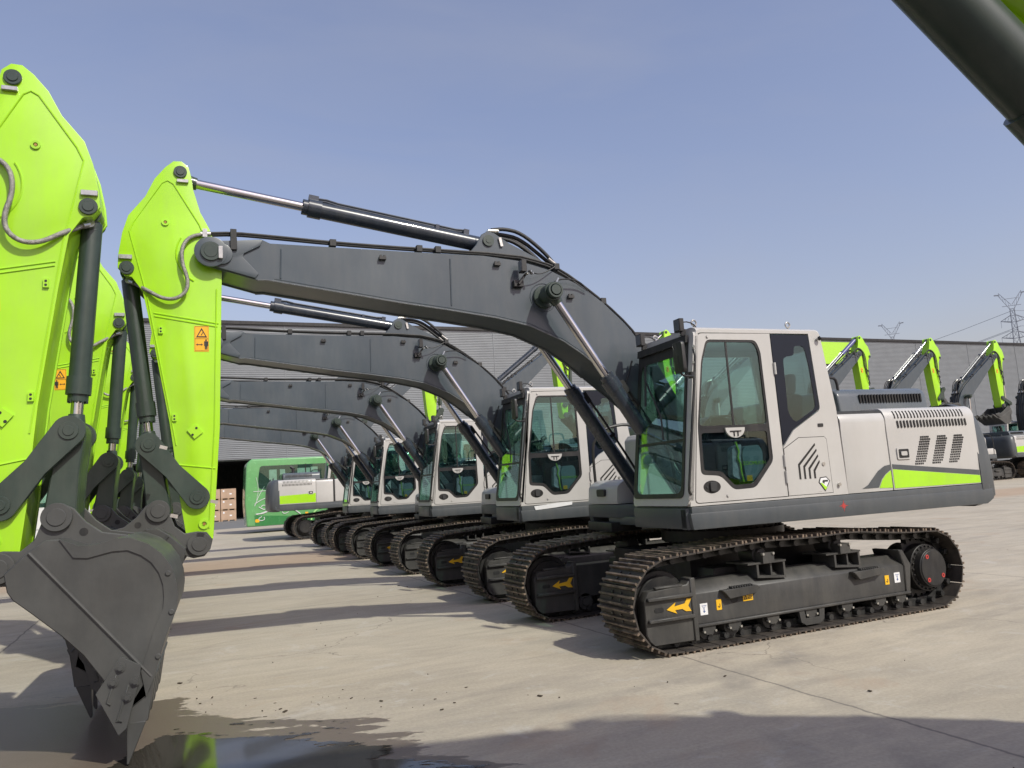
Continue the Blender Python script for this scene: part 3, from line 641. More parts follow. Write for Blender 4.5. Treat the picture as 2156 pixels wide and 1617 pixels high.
    for z in (2.56, 1.46, 1.62): g.cut(); g.cyl((-.222, -1.468, z), (-.222, -1.468, z+.12), .014, n=10)
    g.build('hinge', 'beige', door)
    g = MB(); g.cyl((-1.0, -1.455, 2.945), (-1.0, -1.47, 2.945), .014, n=10); g.cyl((-.94, -1.455, 1.385), (-.94, -1.47, 1.385), .014, n=10); g.build('bumper', 'beige', door)
    # rear quarter window
    rw = rnd([(-.206, 1.835), (-.055, 2.0), (.302, 2.195), (.258, 2.975), (-.220, 2.975)], .02, 3)
    inner = rnd([(-.10, 2.16), (-.02, 2.06), (.265, 2.21), (.235, 2.66), (.20, 2.86), (.06, 2.86), (.06, 2.76), (-.09, 2.74)], .05, 4)
    g = MB(); g.plate(rw, [inner], -1.450, -1.436, t3); g.build('window_border', 'decal_gloss', cab)
    g = MB(); g.plate(inset(inner, -.01), [], -1.447, -1.443, t3); g.build('quarter_window', 'dark_glass', cab)
    g = MB(); g.plate([(-1.26, 1.73), (.42, 1.73), (.44, 2.2), (.33, 2.94), (-1.09, 2.94)], [], -.442, -.438, t3); g.build('side_window', 'cab_glass', cab)
    g = MB(); g.plate([(-1.31, 2.09), (-.55, 2.09), (-.55, 2.86), (-1.31, 2.86)], [], .018, .022, lambda u, v, t: (.515+t-(v-1.3)*.07, u, v)); g.build('rear_window', 'cab_glass', cab)
    # lower service panel with chevron louvres
    g = MB(); g.plate([(-.208, 1.335), (.355, 1.335), (.345, 1.88), (.32, 1.905), (-.01, 1.905), (-.208, 1.80)], [], -1.4575, -1.454, t3); sp = g.build('service_panel', 'beige', cab)
    g = MB(); g.plate([(-.213, 1.330), (.361, 1.330), (.350, 1.883), (.322, 1.911), (-.013, 1.911), (-.213, 1.804)], [], -1.4563, -1.4545, t3); g.build('panel_gap', 'dark_gap', cab)
    g = MB()
    for k in range(4):
        o_ = k*.063; x0 = -.055+o_; zt = 1.845-k*.058; zl = 1.64-k*.022; xt = .185+.012*k
        poly = [(x0, 1.49), (x0, zl), (xt, zt), (xt+.004, zt-.022), (x0+.022, zl-.012), (x0+.022, 1.487)]
        g.prism(poly, -1.4605, -1.4574)
    g.build('louvre', 'slot_shade', sp)
    g = MB(); g.cyl((.27, -1.457, 1.63), (.27, -1.466, 1.63), .02, n=14); g.cyl((.44, -1.455, 1.41), (.44, -1.48, 1.41), .018, n=12); g.box(.16, .21, -1.4585, -1.455, 1.35, 1.352); g.build('lock', 'zinc', cab)
    g = MB(); g.prism(rnd([(.255, 2.01), (.325, 2.01), (.325, 2.045), (.255, 2.045)], .01), -1.4605, -1.4551); g.build('grommet', 'black', cab)
    # small hexagonal badge with a G-like mark
    g = MB(); bx, bz = .255, 1.435
    hexo = [(bx-.075, bz+.01), (bx-.05, bz+.06), (bx+.03, bz+.065), (bx+.075, bz+.02), (bx+.0, bz-.085)]
    g.use(0).prism(hexo, -1.4605, -1.458); g.use(1).prism(inset(hexo, .010), -1.462, -1.4604)
    g.use(2).prism([(bx-.055, bz+.005), (bx-.03, bz+.0), (bx+.01, bz-.035), (bx+.03, bz-.04), (bx+.0, bz-.07)], -1.4635, -1.4619)
    g.use(0).prism([(bx-.02, bz+.03), (bx+.045, bz+.03), (bx+.045, bz+.012), (bx+.0, bz+.012), (bx-.005, bz-.008), (bx-.03, bz+.01)], -1.4635, -1.4619)
    g.build('badge', ['decal_black', 'white_sticker', 'lime'], cab)
    # roof eye bolts, lamps, hooks
    for (x, y) in ((-1.03, -1.30), (.15, -1.30), (-1.0, -.52)):
        g = MB(); g.cyl((x, y, 3.05), (x, y, 3.09), .012, n=8)
        ring = [(x+.028*math.cos(2*math.pi*i/16), y, 3.115+.028*math.sin(2*math.pi*i/16)) for i in range(17)]; g.tube(ring, .009, n=8); g.build('eye_bolt', 'zinc', cab)
    for (y, ) in ((-1.30,), (-.55,)):
        g = MB(); g.use(0).box(-1.235, -1.185, y-.055, y+.055, 3.02, 3.15); g.use(1).box(-1.241, -1.235, y-.048, y+.048, 3.03, 3.14); g.use(0).box(-1.2, -1.14, y-.012, y+.012, 2.98, 3.05)
        g.tube([(-1.18, y, 3.1), (-1.14, y, 3.13), (-1.05, y-.01, 3.11), (-1.0, y-.01, 3.05)], .007, smooth=1)
        g.build('work_lamp', ['black', 'light_lens'], cab, bevel=.006, seg=1)
    g = MB(); g.cyl((.37, -1.455, 2.93), (.37, -1.485, 2.93), .012); g.use(1).cyl((.37, -1.48, 2.93), (.39, -1.50, 2.94), .022); g.build('coat_hook', ['beige', 'black'], cab)
    # front corner grab rail, mirror
    g = MB(); g.use(0).tube([(-1.355, -1.46, 1.42), (-1.40, -1.50, 1.44), (-1.395, -1.505, 1.52), (-1.19, -1.50, 2.72), (-1.19, -1.49, 2.80), (-1.175, -1.46, 2.81)], .013, smooth=1)
    for z, x in ((1.48, -1.36), (1.38, -1.37), (1.90, -1.30), (2.02, -1.285), (2.84, -1.17), (2.68, -1.19)): g.use(1).cyl((x, -1.455, z), (x-.03, -1.50, z), .013, n=8)
    g.build('grab_rail', ['black', 'zinc'], cab)
    g = MB(); g.tube([(-1.27, -1.5, 2.55), (-1.28, -1.58, 2.53), (-1.42, -1.60, 2.53), (-1.45, -1.60, 2.58), (-1.45, -1.60, 2.72)], .011, smooth=1); g.cyl((-1.27, -1.52, 2.52), (-1.27, -1.52, 2.58), .03, n=12); mr = g.build('mirror', 'black', cab)
    g = MB(); g.prism_x(rnd([(-1.68, 2.56), (-1.52, 2.56), (-1.51, 2.86), (-1.67, 2.86)], .04, 4), -1.455, -1.415); g.build('mirror_shell', 'black', mr, bevel=.01)
    g = MB(); g.tube([(-1.29, -.40, 2.30), (-1.31, -.30, 2.31), (-1.34, -.28, 2.5), (-1.2, -.32, 2.9)], .011); g.cyl((-1.26, -.42, 2.45), (-1.26, -.36, 2.45), .016); g.build('guard_rail', 'black', cab)
    # interior
    g = MB(); g.box(-.30, .18, -1.20, -.68, 1.62, 1.76); g.prism(rnd([(.08, 1.74), (.26, 1.74), (.36, 2.38), (.22, 2.40)], .05), -1.18, -.70); g.prism(rnd([(.24, 2.40), (.36, 2.40), (.39, 2.62), (.29, 2.63)], .05), -1.08, -.80)
    g.box(-.25, .25, -1.10, -.78, 1.36, 1.62); g.build('seat', 'seat', cab, bevel=.03)
    g = MB(); g.box(-.62, -.05, -1.32, -1.22, 1.36, 1.93); g.box(-.62, -.05, -.66, -.56, 1.36, 1.93); g.cyl((-.5, -1.27, 1.93), (-.52, -1.27, 2.12), .018); g.cyl((-.5, -.61, 1.93), (-.52, -.61, 2.12), .018)
    g.box(-1.20, -1.10, -.66, -.50, 1.9, 2.15); g.box(.30, .45, -1.36, -.52, 1.36, 2.05); g.tube([(-1.1, -1.0, 1.38), (-1.15, -1.0, 1.85)], .02); g.tube([(-1.1, -.85, 1.38), (-1.15, -.85, 1.85)], .02)
    g.build('console', 'seat', cab, bevel=.01)
    g = MB(); g.tube([(-1.0, -1.36, 2.10), (-.98, -1.36, 2.16), (-.70, -1.36, 2.16), (-.67, -1.36, 2.08)], .011); g.build('inner_rail', 'black', cab)
    g = MB(); g.use(0).prism(rnd([(-.66, 1.50), (-.44, 1.50), (-.43, 1.80), (-.47, 1.86), (-.64, 1.85), (-.68, 1.78)], .03), -1.40, -1.28)
    g.use(1).prism([(-.755, 1.90), (-.735, 1.905), (-.705, 1.80), (-.725, 1.74), (-.700, 1.68), (-.700, 1.60), (-.682, 1.50), (-.697, 1.50), (-.716, 1.60), (-.718, 1.68), (-.742, 1.74), (-.722, 1.80)], -1.403, -1.39)
    g.use(2).prism(rnd([(-.80, 1.56), (-.70, 1.52), (-.66, 1.88), (-.78, 1.84)], .03), -1.38, -1.30); g.use(3).box(-.655, -.585, -1.404, -1.40, 1.505, 1.565)
    bx_ = g.build('cab_bag', ['airbox', 'lime', 'film', 'yellow'], cab, bevel=.004, seg=1)
    tt = text_obj('bag_lettering', 'ZOOMLION', .052, 'lime', at(-.545, -1.4045, 1.68), cab, .001)
    return cab

BP = (-.30, 1.82)           # boom foot
AP = (-5.56, 3.93)          # arm pivot
HP = (-5.68, 1.27)          # bucket hinge
# boom profile
BOOM = [(-5.70, 3.93), (-5.66, 4.01), (-5.55, 4.05), (-5.40, 4.06), (-5.11, 4.09), (-5.03, 4.055), (-3.72, 4.045), (-2.86, 4.045), (-2.47, 4.01), (-2.10, 3.92), (-1.79, 3.78), (-1.48, 3.58), (-1.25, 3.37), (-1.04, 3.13), (-.82, 2.82), (-.55, 2.38), (-.30, 1.97), (-.19, 1.90), (-.16, 1.80), (-.22, 1.70), (-.34, 1.68), (-.45, 1.74), (-.62, 1.98), (-.95, 2.30), (-1.25, 2.56), (-1.55, 2.80), (-1.77, 2.98), (-2.0, 3.13), (-2.38, 3.29), (-2.76, 3.37), (-3.26, 3.44), (-3.75, 3.50), (-5.07, 3.69), (-5.15, 3.685), (-5.58, 3.80), (-5.68, 3.85)]
ARM = [(-5.81, 4.83), (-5.75, 4.78), (-5.725, 4.68), (-5.71, 4.56), (-5.65, 4.34), (-5.57, 4.18), (-5.53, 4.06), (-5.465, 3.78), (-5.475, 3.41), (-5.50, 2.3), (-5.565, 1.32), (-5.60, 1.20), (-5.68, 1.155), (-5.76, 1.21), (-5.785, 1.32), (-5.84, 1.68), (-5.89, 2.12), (-5.92, 2.35), (-6.06, 3.15), (-6.14, 3.56), (-6.23, 3.69), (-6.29, 3.70), (-6.345, 3.77), (-6.34, 3.90), (-6.31, 4.10), (-6.26, 4.27), (-6.12, 4.46), (-6.04, 4.64), (-5.95, 4.76), (-5.88, 4.825)]
# bucket relative to hinge, facing -X (x towards the front is negative)
BK = [(-.23, .11), (-.32, .17), (-.40, .17), (-.51, .12), (-.61, .12), (-.72, .15), (-.80, .15), (-.91, .10), (-.99, .03), (-1.05, -.06), (-1.08, -.16), (-1.09, -.25), (-1.08, -.34), (-1.02, -.49), (-.99, -.59), (-.95, -.73), (-.90, -.86), (-.80, -.93), (-.70, -.84), (-.655, -.73), (-.54, -.56), (-.42, -.43), (-.25, -.27), (-.15, -.18), (-.12, -.13), (-.10, -.02)]
LK1 = (-6.09, 2.16)   # bucket cylinder / link pin
LK2 = (-5.695, 1.68)  # idler link on arm
LK3 = (-6.01, 1.58)   # bucket link pin
BC = (-6.27, 3.77)    # bucket cylinder on arm
AC = (-5.82, 4.72)    # arm cylinder on arm
AB = (-2.76, 4.25)    # arm cylinder on boom
BR = (-2.20, 3.61)    # boom cylinder on boom
BF = (-.74, 1.36)     # boom cylinder on deck

def make_implement(root, bd=0, ad=0, kd=0, wrap=False, lod=0, bgl=None):
    """bd: boom raised by bd degrees; ad: arm swung (tip outwards) by ad degrees, absolute; kd: bucket rotated by kd, absolute"""
    b = -R(bd); a_ = -R(ad); k_ = -R(kd)
    TB = lambda p: rot(p, BP, b)
    AP2 = TB(AP)
    def TA(p): q = rot(p, AP, a_); return (q[0]+AP2[0]-AP[0], q[1]+AP2[1]-AP[1])
    HP2 = TA(HP)
    def TK(p): q = rot((HP[0]+p[0], HP[1]+p[1]), HP, k_); return (q[0]+HP2[0]-HP[0], q[1]+HP2[1]-HP[1])
    def PK(poly): return [TK(p) for p in poly]
    def PA(poly): return [TA(p) for p in poly]
    def PB(poly): return [TB(p) for p in poly]
    def B(mb, name, m, par=None, **k):
        o = mb.build(name, m, par if par is not None else root, **k)
        if par is None: o.rotation_euler.z = UY
        return o
    def pin(g, p, y0, y1, r, cap=True): g.cyl((p[0], y0, p[1]), (p[0], y1, p[1]), r, n=24)
    # ---------------- boom
    g = MB(); g.prism(PB(inset(BOOM, .012)), -.25, .25)
    for s in (-1, 1): g.prism(PB(BOOM), *sorted((s*.238, s*.262)))
    boom = B(g, 'boom', 'boom_grey', bevel=.004, seg=1)
    g = MB()
    for s in (-1, 1):
        y = s*.264
        for x, z0, z1 in ((-4.94, 3.71, 4.00), (-3.245, 3.49, 3.99)):
            g.tube([(TB((x, z0))[0], y, TB((x, z0))[1]), (TB((x+.01, z1))[0], y, TB((x+.01, z1))[1])], .008, n=6)
        g.tube([(TB(p)[0], y-s*.004, TB(p)[1]) for p in [(-5.0, 3.705), (-3.75, 3.525), (-3.26, 3.465), (-2.76, 3.395), (-2.38, 3.315), (-2.0, 3.155), (-1.77, 3.005), (-1.4, 2.71)]], .006, n=6)
        rp = disc(BR, .155, 30); g.tube([(TB(p)[0], y, TB(p)[1]) for p in rp+[rp[0]]], .005, n=6)
    g.build('weld_seam', 'boom_grey', boom)
    g = MB()
    for s in (-1, 1):
        g.cut(); g.tube([(TB(p)[0], s*.262, TB(p)[1]-.002) for p in [(-5.15, 3.688), (-5.07, 3.693), (-4.4, 3.597), (-3.75, 3.503), (-3.26, 3.443), (-2.76, 3.373), (-2.38, 3.293), (-2.0, 3.133), (-1.77, 2.983), (-1.55, 2.803)]], .007, n=6)
    g.build('weld_bead', 'weld_bright', boom)
    # reinforcement at the tip
    g = MB(); tp = [(-5.70, 3.93), (-5.66, 4.01), (-5.55, 4.045), (-5.10, 4.075), (-5.12, 4.02), (-5.27, 3.935), (-5.28, 3.90), (-5.14, 3.745), (-5.17, 3.70), (-5.58, 3.81), (-5.68, 3.86)]
    for s in (-1, 1):
        g.cut(); g.prism(PB(tp), *sorted((s*.262, s*.285))); c = TB(AP)
        g.cyl((c[0], s*.28, c[1]), (c[0], s*.315, c[1]), .145, n=32)
        c2 = TB((-5.47, 3.915)); g.cyl((c2[0], s*.28, c2[1]), (c2[0], s*.31, c2[1]), .10, n=28)
    g.build('boom_tip_plate', 'boom_grey', boom, bevel=.006, seg=2)
    g = MB(); c = TB(AP)
    for s in (-1, 1): g.cut(); g.cyl((c[0], s*.315, c[1]), (c[0], s*.335, c[1]), .09, n=28); g.cyl((c[0], s*.335, c[1]), (c[0], s*.34, c[1]), .06, n=24)
    g.build('pivot_pin', 'dark_green_grey', boom, bevel=.004, seg=1)
    g = MB()
    c = TB((-5.475, 3.92)); 
    for s in (-1, 1): g.cut(); g.obox((c[0], s*.335, c[1]), (1, 0, 0), (0, 1, 0), (0, 0, 1), .02, .012, .06)
    g.build('lock_plate', 'zinc', boom, bevel=.003, seg=1)
    # lugs for the arm cylinder
    lug = [(-3.05, 4.03), (-2.90, 4.20), (-2.83, 4.32), (-2.76, 4.36), (-2.68, 4.34), (-2.52, 4.24), (-2.2, 4.09), (-2.0, 3.96), (-2.1, 3.9), (-3.0, 4.0)]
    g = MB()
    for s in (-1, 1): g.cut(); g.prism(PB(lug), *sorted((s*.12, s*.155)))
    g.build('cylinder_lug', 'boom_grey', boom, bevel=.005, seg=1)
    g = MB(); c = TB(AB); pin(g, c, -.175, .175, .062); pin(g, c, -.18, .18, .03)
    c = TB((-2.70, 4.255))
    g.use(1)
    for s in (-1, 1): g.obox((TB((-2.62, 4.24))[0], s*.168, TB((-2.62, 4.24))[1]), (1, 0, .2), (0, 1, 0), (-.2, 0, 1), .015, .010, .05)
    g.build('lug_pin', ['dark_green_grey', 'zinc'], boom)
    # boom cylinder pin boss
    g = MB(); c = TB(BR)
    g.cyl((c[0], -.30, c[1]), (c[0], .30, c[1]), .125, n=30); pin(g, c, -.60, .60, .07)
    g.build('boom_boss', 'dark_green_grey', boom, bevel=.006, seg=1)
    # small clamps on the boom side
    g = MB()
    for s in (-1, 1):
        for p in ((-3.95, 3.955), (-2.72, 3.95), (-1.88, 3.62)):
            q = TB(p); g.cut(); g.obox((q[0], s*.285, q[1]), (1, 0, 0), (0, 1, 0), (0, 0, 1), .035, .02, .014)
            for d in (-.018, .018): g.obox((q[0]+d, s*.285, q[1]+.02), (1, 0, 0), (0, 1, 0), (0, 0, 1), .010, .012, .012)
    g.build('clamp_block', 'black', boom)
    # work lamp on boom
    g = MB(); q = TB((-2.50, 3.74)); g.obox((q[0], -.29, q[1]), (1, 0, 0), (0, 1, 0), (0, 0, 1), .055, .035, .035); q2 = TB((-2.44, 3.82)); g.obox(((q[0]+q2[0])/2, -.34, (q[1]+q2[1])/2), (.6, 0, .8), (0, 1, 0), (-.8, 0, .6), .07, .02, .012)
    q3 = TB((-2.47, 3.88)); g.obox((q3[0], -.38, q3[1]+.03), (1, 0, 0), (0, 1, 0), (0, 0, 1), .028, .05, .065)
    g.use(1).obox((q3[0]-.03, -.38, q3[1]+.03), (1, 0, 0), (0, 1, 0), (0, 0, 1), .004, .044, .058)
    g.use(2)
    for d in ((.03, -.05), (.07, -.02), (.09, -.04)): g.cyl((q3[0]+d[0], -.37, q3[1]+d[1]), (q3[0]+d[0]+.02, -.40, q3[1]+d[1]), .015, n=8)
    g.use(0).tube([(q3[0]+.1, -.38, q3[1]-.03), (TB((-2.25, 3.86))[0], -.34, TB((-2.25, 3.84))[1]), (TB((-2.05, 3.93))[0], -.30, TB((-2.05, 3.95))[1])], .007, n=6, smooth=2)
    g.build('work_lamp', ['black', 'light_lens', 'zinc'], boom, bevel=.003, seg=1)
    # steel pipes over the boom
    g = MB()
    base = [(-5.60, 4.135), (-5.36, 4.155), (-5.06, 4.145), (-4.43, 4.115), (-3.71, 4.10), (-2.5, 4.09), (-2.15, 4.02), (-1.95, 3.95), (-1.60, 3.72), (-1.27, 3.45), (-1.05, 3.22), (-.85, 2.93), (-.62, 2.52), (-.48, 2.28)]
    for y, off in ((-.215, 0), (-.165, -.005), (.165, -.005), (.215, 0)):
        g.tube([(TB(p)[0], y, TB(p)[1]+off) for p in base], .014, n=8, smooth=1)
    for y in (-.10, -.055, .055, .10):
        g.tube([(TB(p)[0], y, TB(p)[1]) for p in [(-2.42, 4.12), (-2.15, 4.05), (-1.90, 3.93), (-1.60, 3.74), (-1.27, 3.48), (-1.05, 3.25), (-.85, 2.97), (-.62, 2.56), (-.48, 2.3)]], .017, n=8, smooth=1)
    g.build('hydraulic_pipe', 'rubber', boom)
    g = MB()
    for p in ((-4.43, 4.085), (-3.55, 4.075), (-3.35, 4.075), (-2.0, 3.955), (-1.45, 3.58), (-1.05, 3.17)):
        q = TB(p); 
        for s in (-1, 1): g.cut(); g.obox((q[0], s*.19, q[1]+.02), (1, 0, 0), (0, 1, 0), (0, 0, 1), .032, .055, .035)
    q = TB((-5.36, 4.10)); 
    for s in (-1, 1): g.cut(); g.obox((q[0], s*.235, q[1]-.03), (1, 0, 0), (0, 1, 0), (0, 0, 1), .028, .055, .10); g.obox((q[0], s*.30, q[1]-.08), (1, 0, 0), (0, 1, 0), (0, 0, 1), .03, .012, .06)
    g.build('pipe_clamp', 'rubber', boom, bevel=.004, seg=1)
    # flexible hoses from the arm cylinder lug to the pipes
    g = MB()
    for y in (-.11, -.06, .06, .11):
        dz = .05 if abs(y) > .1 else 0
        pts = [TB(p) for p in ((-2.70, 4.36+dz*.6), (-2.55, 4.365+dz), (-2.35, 4.33+dz), (-2.10, 4.14+dz), (-1.95, 4.02))]
        g.tube([(p[0], y, p[1]) for p in pts], .021, n=10, smooth=2)
    hz = TB((-2.2, 3.80)); g.tube([(TB((-2.15, 3.72))[0], -.33, TB((-2.15, 3.72))[1]), (TB((-2.05, 3.80))[0], -.36, TB((-2.05, 3.80))[1]), (TB((-1.8, 3.76))[0], -.34, TB((-1.8, 3.80))[1]), (TB((-1.68, 3.68))[0], -.30, TB((-1.68, 3.70))[1])], .008, n=6, smooth=2)
    g.build('rubber_hose', 'rubber', boom)
    g = MB()
    for y in (-.11, -.06, .06, .11):
        for (p, q) in (((-2.74, 4.375), (-2.62, 4.38)), ((-2.04, 4.10), (-1.95, 4.03))): u, v = TB(p), TB(q); g.cyl((u[0], y, u[1]), (v[0], y, v[1]), .023, n=10)
    u, v = TB((-2.18, 3.68)), TB((-2.12, 3.76)); g.cyl((u[0], -.55, u[1]), (v[0], -.50, v[1]), .012, n=8)
    g.build('hose_fitting', 'zinc', boom)

    # ---------------- hydraulic cylinders
    def cylinder(name, cap, rod, y, rb, rr, gland_at, m, eye=.075, cap_end=.0, pipes=True, par=None, wrapped=False):
        """cap: barrel end pin, rod: rod end pin; gland_at: distance from rod pin to gland"""
        c = Vector((cap[0], y, cap[1])); r = Vector((rod[0], y, rod[1])); d = (c-r).normalized(); L = (c-r).length; side = Vector((0, 1, 0)); upv = d.cross(side)
        if upv.z < 0: upv = -upv
        g = MB(); g0 = r+d*gland_at
        g.cyl(g0+d*.03, c-d*.06, rb, n=28); g.cyl(g0+d*.03, g0+d*.16, rb*1.16, n=28); g.cyl(g0-d*.02, g0+d*.035, rb*.95, n=24)
        g.cyl(c-side*eye, c+side*eye, rb*.95, n=24); g.cyl(c-d*.12, c-d*.04, rb*1.02, rb*.8, n=24)
        if pipes:
            for sx in (-.35, .35):
                g.tube([g0+d*.05+upv*rb*1.2+side*sx*rb, g0+d*.20+upv*(rb+.028)+side*sx*rb, g0+d*.32+upv*(rb+.016)+side*sx*rb, c-d*.34+upv*(rb+.016)+side*sx*rb, c-d*.22+upv*(rb+.03)+side*sx*rb], .012, n=8)
            g.obox(g0+d*.07+upv*(rb*1.2), d, side, upv, .05, .045, .03); g.obox(c-d*.22+upv*(rb+.01), d, side, upv, .03, .05, .03); g.obox(c-d*.55+upv*(rb*.6+.01), d, side, upv, .02, rb*.8, .04)
        for i in range(10):
            an = 2*math.pi*i/10; v = side*math.cos(an)+upv*math.sin(an); g.cyl(g0-d*.03+v*rb*.82, g0+v*rb*.82, .010, n=6)
        cy_ = B(g, name, m, par, bevel=0)
        g = MB(); g.cyl(r+d*.05, g0+d*.02, rr, n=24); g.build('piston_rod', 'chrome', cy_)
        g = MB(); g.cyl(r-side*eye, r+side*eye, rr*1.75, n=24); g.cyl(r+d*.04, r+d*.14, rr*1.6, rr*1.25, n=20); g.build('rod_eye', 'dark_green_grey', cy_)
        if wrapped:
            g = MB(); g.cyl(r+d*.15, g0+d*.1, rb*1.25, n=14); g.build('protective_wrap', 'purple_wrap', cy_)
        return cy_
    cylinder('arm_cylinder', TB(AB), TA(AC), 0, .083, .046, 1.17, 'cylinder_paint', wrapped=wrap)
    for s in (-1, 1):
        bc = cylinder('boom_cylinder', BF, TB(BR), s*.46, .082, .046, 1.09 if bd == 0 else math.dist(BF, TB(BR))-1.55, 'cylinder_paint', pipes=False)
        g = MB(); c = TB(BR); g.cyl((c[0], s*.54, c[1]), (c[0], s*.60, c[1]), .085, n=26); g.cyl((c[0], s*.60, c[1]), (c[0], s*.61, c[1]), .055, n=24); g.cyl((c[0], s*.40, c[1]), (c[0], s*.54, c[1]), .10, n=26)
        g.build('pin_cap', 'dark_green_grey', bc, bevel=.004, seg=1)
        d = (Vector((BF[0], 0, BF[1]))-Vector((c[0], 0, c[1]))).normalized(); n_ = Vector((-d.z, 0, d.x))
        if n_.x < 0: n_ = -n_
        g = MB(); p0 = Vector((BF[0], s*.46, BF[1])); L0 = 1.55
        g.tube([p0-d*(L0-.1)+n_*.10, p0-d*(L0-.25)+n_*.14, p0-d*.3+n_*.13, p0-d*.15+n_*.10], .015, n=8, smooth=1); g.obox(p0-d*(L0-.15)+n_*.09, d, (0, 1, 0), n_, .07, .04, .04); g.obox(p0-d*(L0-.7)+n_*.09, d, (0, 1, 0), n_, .02, .04, .05)
        g.build('cylinder_pipe', 'black', bc)
    # ---------------- arm
    g = MB(); g.prism(PA(inset(ARM, .012)), -.195, .195)
    for s in (-1, 1): g.prism(PA(ARM), *sorted((s*.185, s*.208)))
    arm = B(g, 'arm', 'lime', bevel=.005, seg=2)
    g = MB()
    for s in (-1, 1):
        y = s*.2095
        for pl in ([(-6.10, 3.50), (-6.25, 4.12), (-6.21, 4.22), (-5.98, 4.60), (-5.93, 4.63), (-5.88, 4.60), (-5.66, 4.22), (-5.50, 3.80)], [(-6.05, 3.36), (-5.50, 3.27)], [(-6.045, 3.33), (-5.51, 3.24)], [(-5.515, 3.6), (-5.545, 2.3), (-5.60, 1.40)], [(-5.87, 1.98), (-5.54, 1.93)], [(-5.80, 1.34), (-5.57, 1.31)], [(-6.10, 3.50), (-5.865, 2.15)]):
            g.tube([(TA(p)[0], y, TA(p)[1]) for p in pl], .007, n=6)
        rg = [TA((AP[0]+.30*math.cos(t), AP[1]+.30*math.sin(t))) for t in [R(180-6*i)+R(60) for i in range(16)]]
        g.tube([(p[0], y, p[1]) for p in rg], .009, n=6)
    g.build('weld_seam', 'lime', arm)
    def boss(g, p, y, r, h=.02):
        for s in (-1, 1): g.cut(); g.cyl((p[0], s*y, p[1]), (p[0], s*(y+h), p[1]), r, n=26); g.cyl((p[0], s*(y+h), p[1]), (p[0], s*(y+h+.008), p[1]), r*.62, n=22)
    g = MB()
    for p, r_ in ((AC, .058), (BC, .062), (HP, .07)): boss(g, TA(p), .208, r_)
    c = TA(HP); boss(g, c, .235, .10, .03)
    g.build('pivot_pin', 'dark_green_grey', arm, bevel=.003, seg=1)
    g = MB()
    for s in (-1, 1):
        for p, hx, hz in (((AC[0]+.02, AC[1]-.09), .05, .016), ((BC[0]-.01, BC[1]+.10), .055, .02)): q = TA(p); g.cut(); g.obox((q[0], s*.222, q[1]), (1, 0, 0), (0, 1, 0), (0, 0, 1), hx, .014, hz)
    g.build('lock_plate', 'zinc', arm, bevel=.003, seg=1)
    g = MB()
    for s in (-1, 1):
        for p in ((-5.88, 1.75), (-5.83, 1.42)):
            q = TA((p[0]+.24-.05, p[1]+.02)); g.cut(); g.use(0).plate(disc(q, .045, 20), [disc(q, .022, 14)], *sorted((s*.208, s*.222)), lambda u, v, t: (u, t, v)); g.use(1).cyl((q[0], s*.205, q[1]), (q[0], s*.219, q[1]), .013, n=8)
        q = TA((-5.95, 4.22)); g.cut(); g.use(0).plate(disc(q, .032, 18), [disc(q, .016, 12)], *sorted((s*.208, s*.222)), lambda u, v, t: (u, t, v)); g.use(1).cyl((q[0], s*.205, q[1]), (q[0], s*.219, q[1]), .010, n=8)
        for p in ((-5.99, 3.20), (-5.88, 2.40)):
            q = TA(p); g.cut(); g.use(0).obox((q[0], s*.215, q[1]), (1, 0, 0), (0, 1, 0), (0, 0, 1), .018, .012, .032); g.use(2)
            for dz in (-.014, .014): g.cyl((q[0], s*.225, q[1]+dz), (q[0], s*.229, q[1]+dz), .009, n=8)
        q = TA((-5.71, 2.27)); g.cut(); g.use(0).obox((q[0], s*.216, q[1]), (1, 0, .8), (0, 1, 0), (-.8, 0, 1), .045, .010, .05); g.use(2)
        for dx, dz in ((-.02, -.03), (.012, .03)): g.cyl((q[0]+dx, s*.226, q[1]+dz), (q[0]+dx, s*.229, q[1]+dz), .011, n=8)
    g.build('grease_boss', ['lime', 'brass', 'black'], arm)
    # warning sticker
    for s in (-1, 1):
        def SP(x, z): return TA((x, z))
        x0, x1, z0, z1 = -5.71, -5.585, 3.005, 3.245; g = MB()
        A = lambda u, v: SP(x0+(x1-x0)*u, z0+(z1-z0)*v)
        e = lambda a, b_: sorted((s*a, s*b_))
        g.use(0).prism([A(0, 0), A(1, 0), A(1, 1), A(0, 1)], *e(.208, .2105))
        ya, yb = e(.2105, .212)
        T3 = lambda u, v, t: (u, t, v)
        g.use(1).plate([A(.12, .55), A(.88, .55), A(.5, .93)], [[A(.24, .60), A(.76, .60), A(.5, .84)]], ya, yb, T3)
        g.use(1).prism([A(.44, .63), A(.52, .64), A(.60, .74), A(.55, .75)], ya, yb)
        g.plate([A(.04, .03), A(.96, .03), A(.96, .98), A(.04, .98)], [[A(.055, .04), A(.945, .04), A(.945, .97), A(.055, .97)]], ya, yb, T3)
        g.prism([A(.04, .49), A(.96, .49), A(.96, .505), A(.04, .505)], ya, yb)
        g.prism([A(.12, .27), A(.22, .32), A(.22, .285), A(.48, .285), A(.48, .32), A(.58, .27), A(.48, .22), A(.48, .255), A(.22, .255), A(.22, .22)], ya, yb)
        g.prism([A(.66, .22), A(.70, .22), A(.70, .36), A(.90, .36), A(.90, .22), A(.94, .22), A(.94, .40), A(.66, .40)], ya, yb)
        g.prism([A(.71, .08), A(.78, .08), A(.80, .22), A(.82, .08), A(.89, .08), A(.90, .38), A(.71, .38)], ya+(-.0004 if s < 0 else .0004), yb+(-.0004 if s < 0 else .0004)); hc = A(.80, .44); g.prism(disc(hc, .008, 10), ya, yb)
        g.build('warning_sticker', ['orange_tag', 'decal_black'], arm)
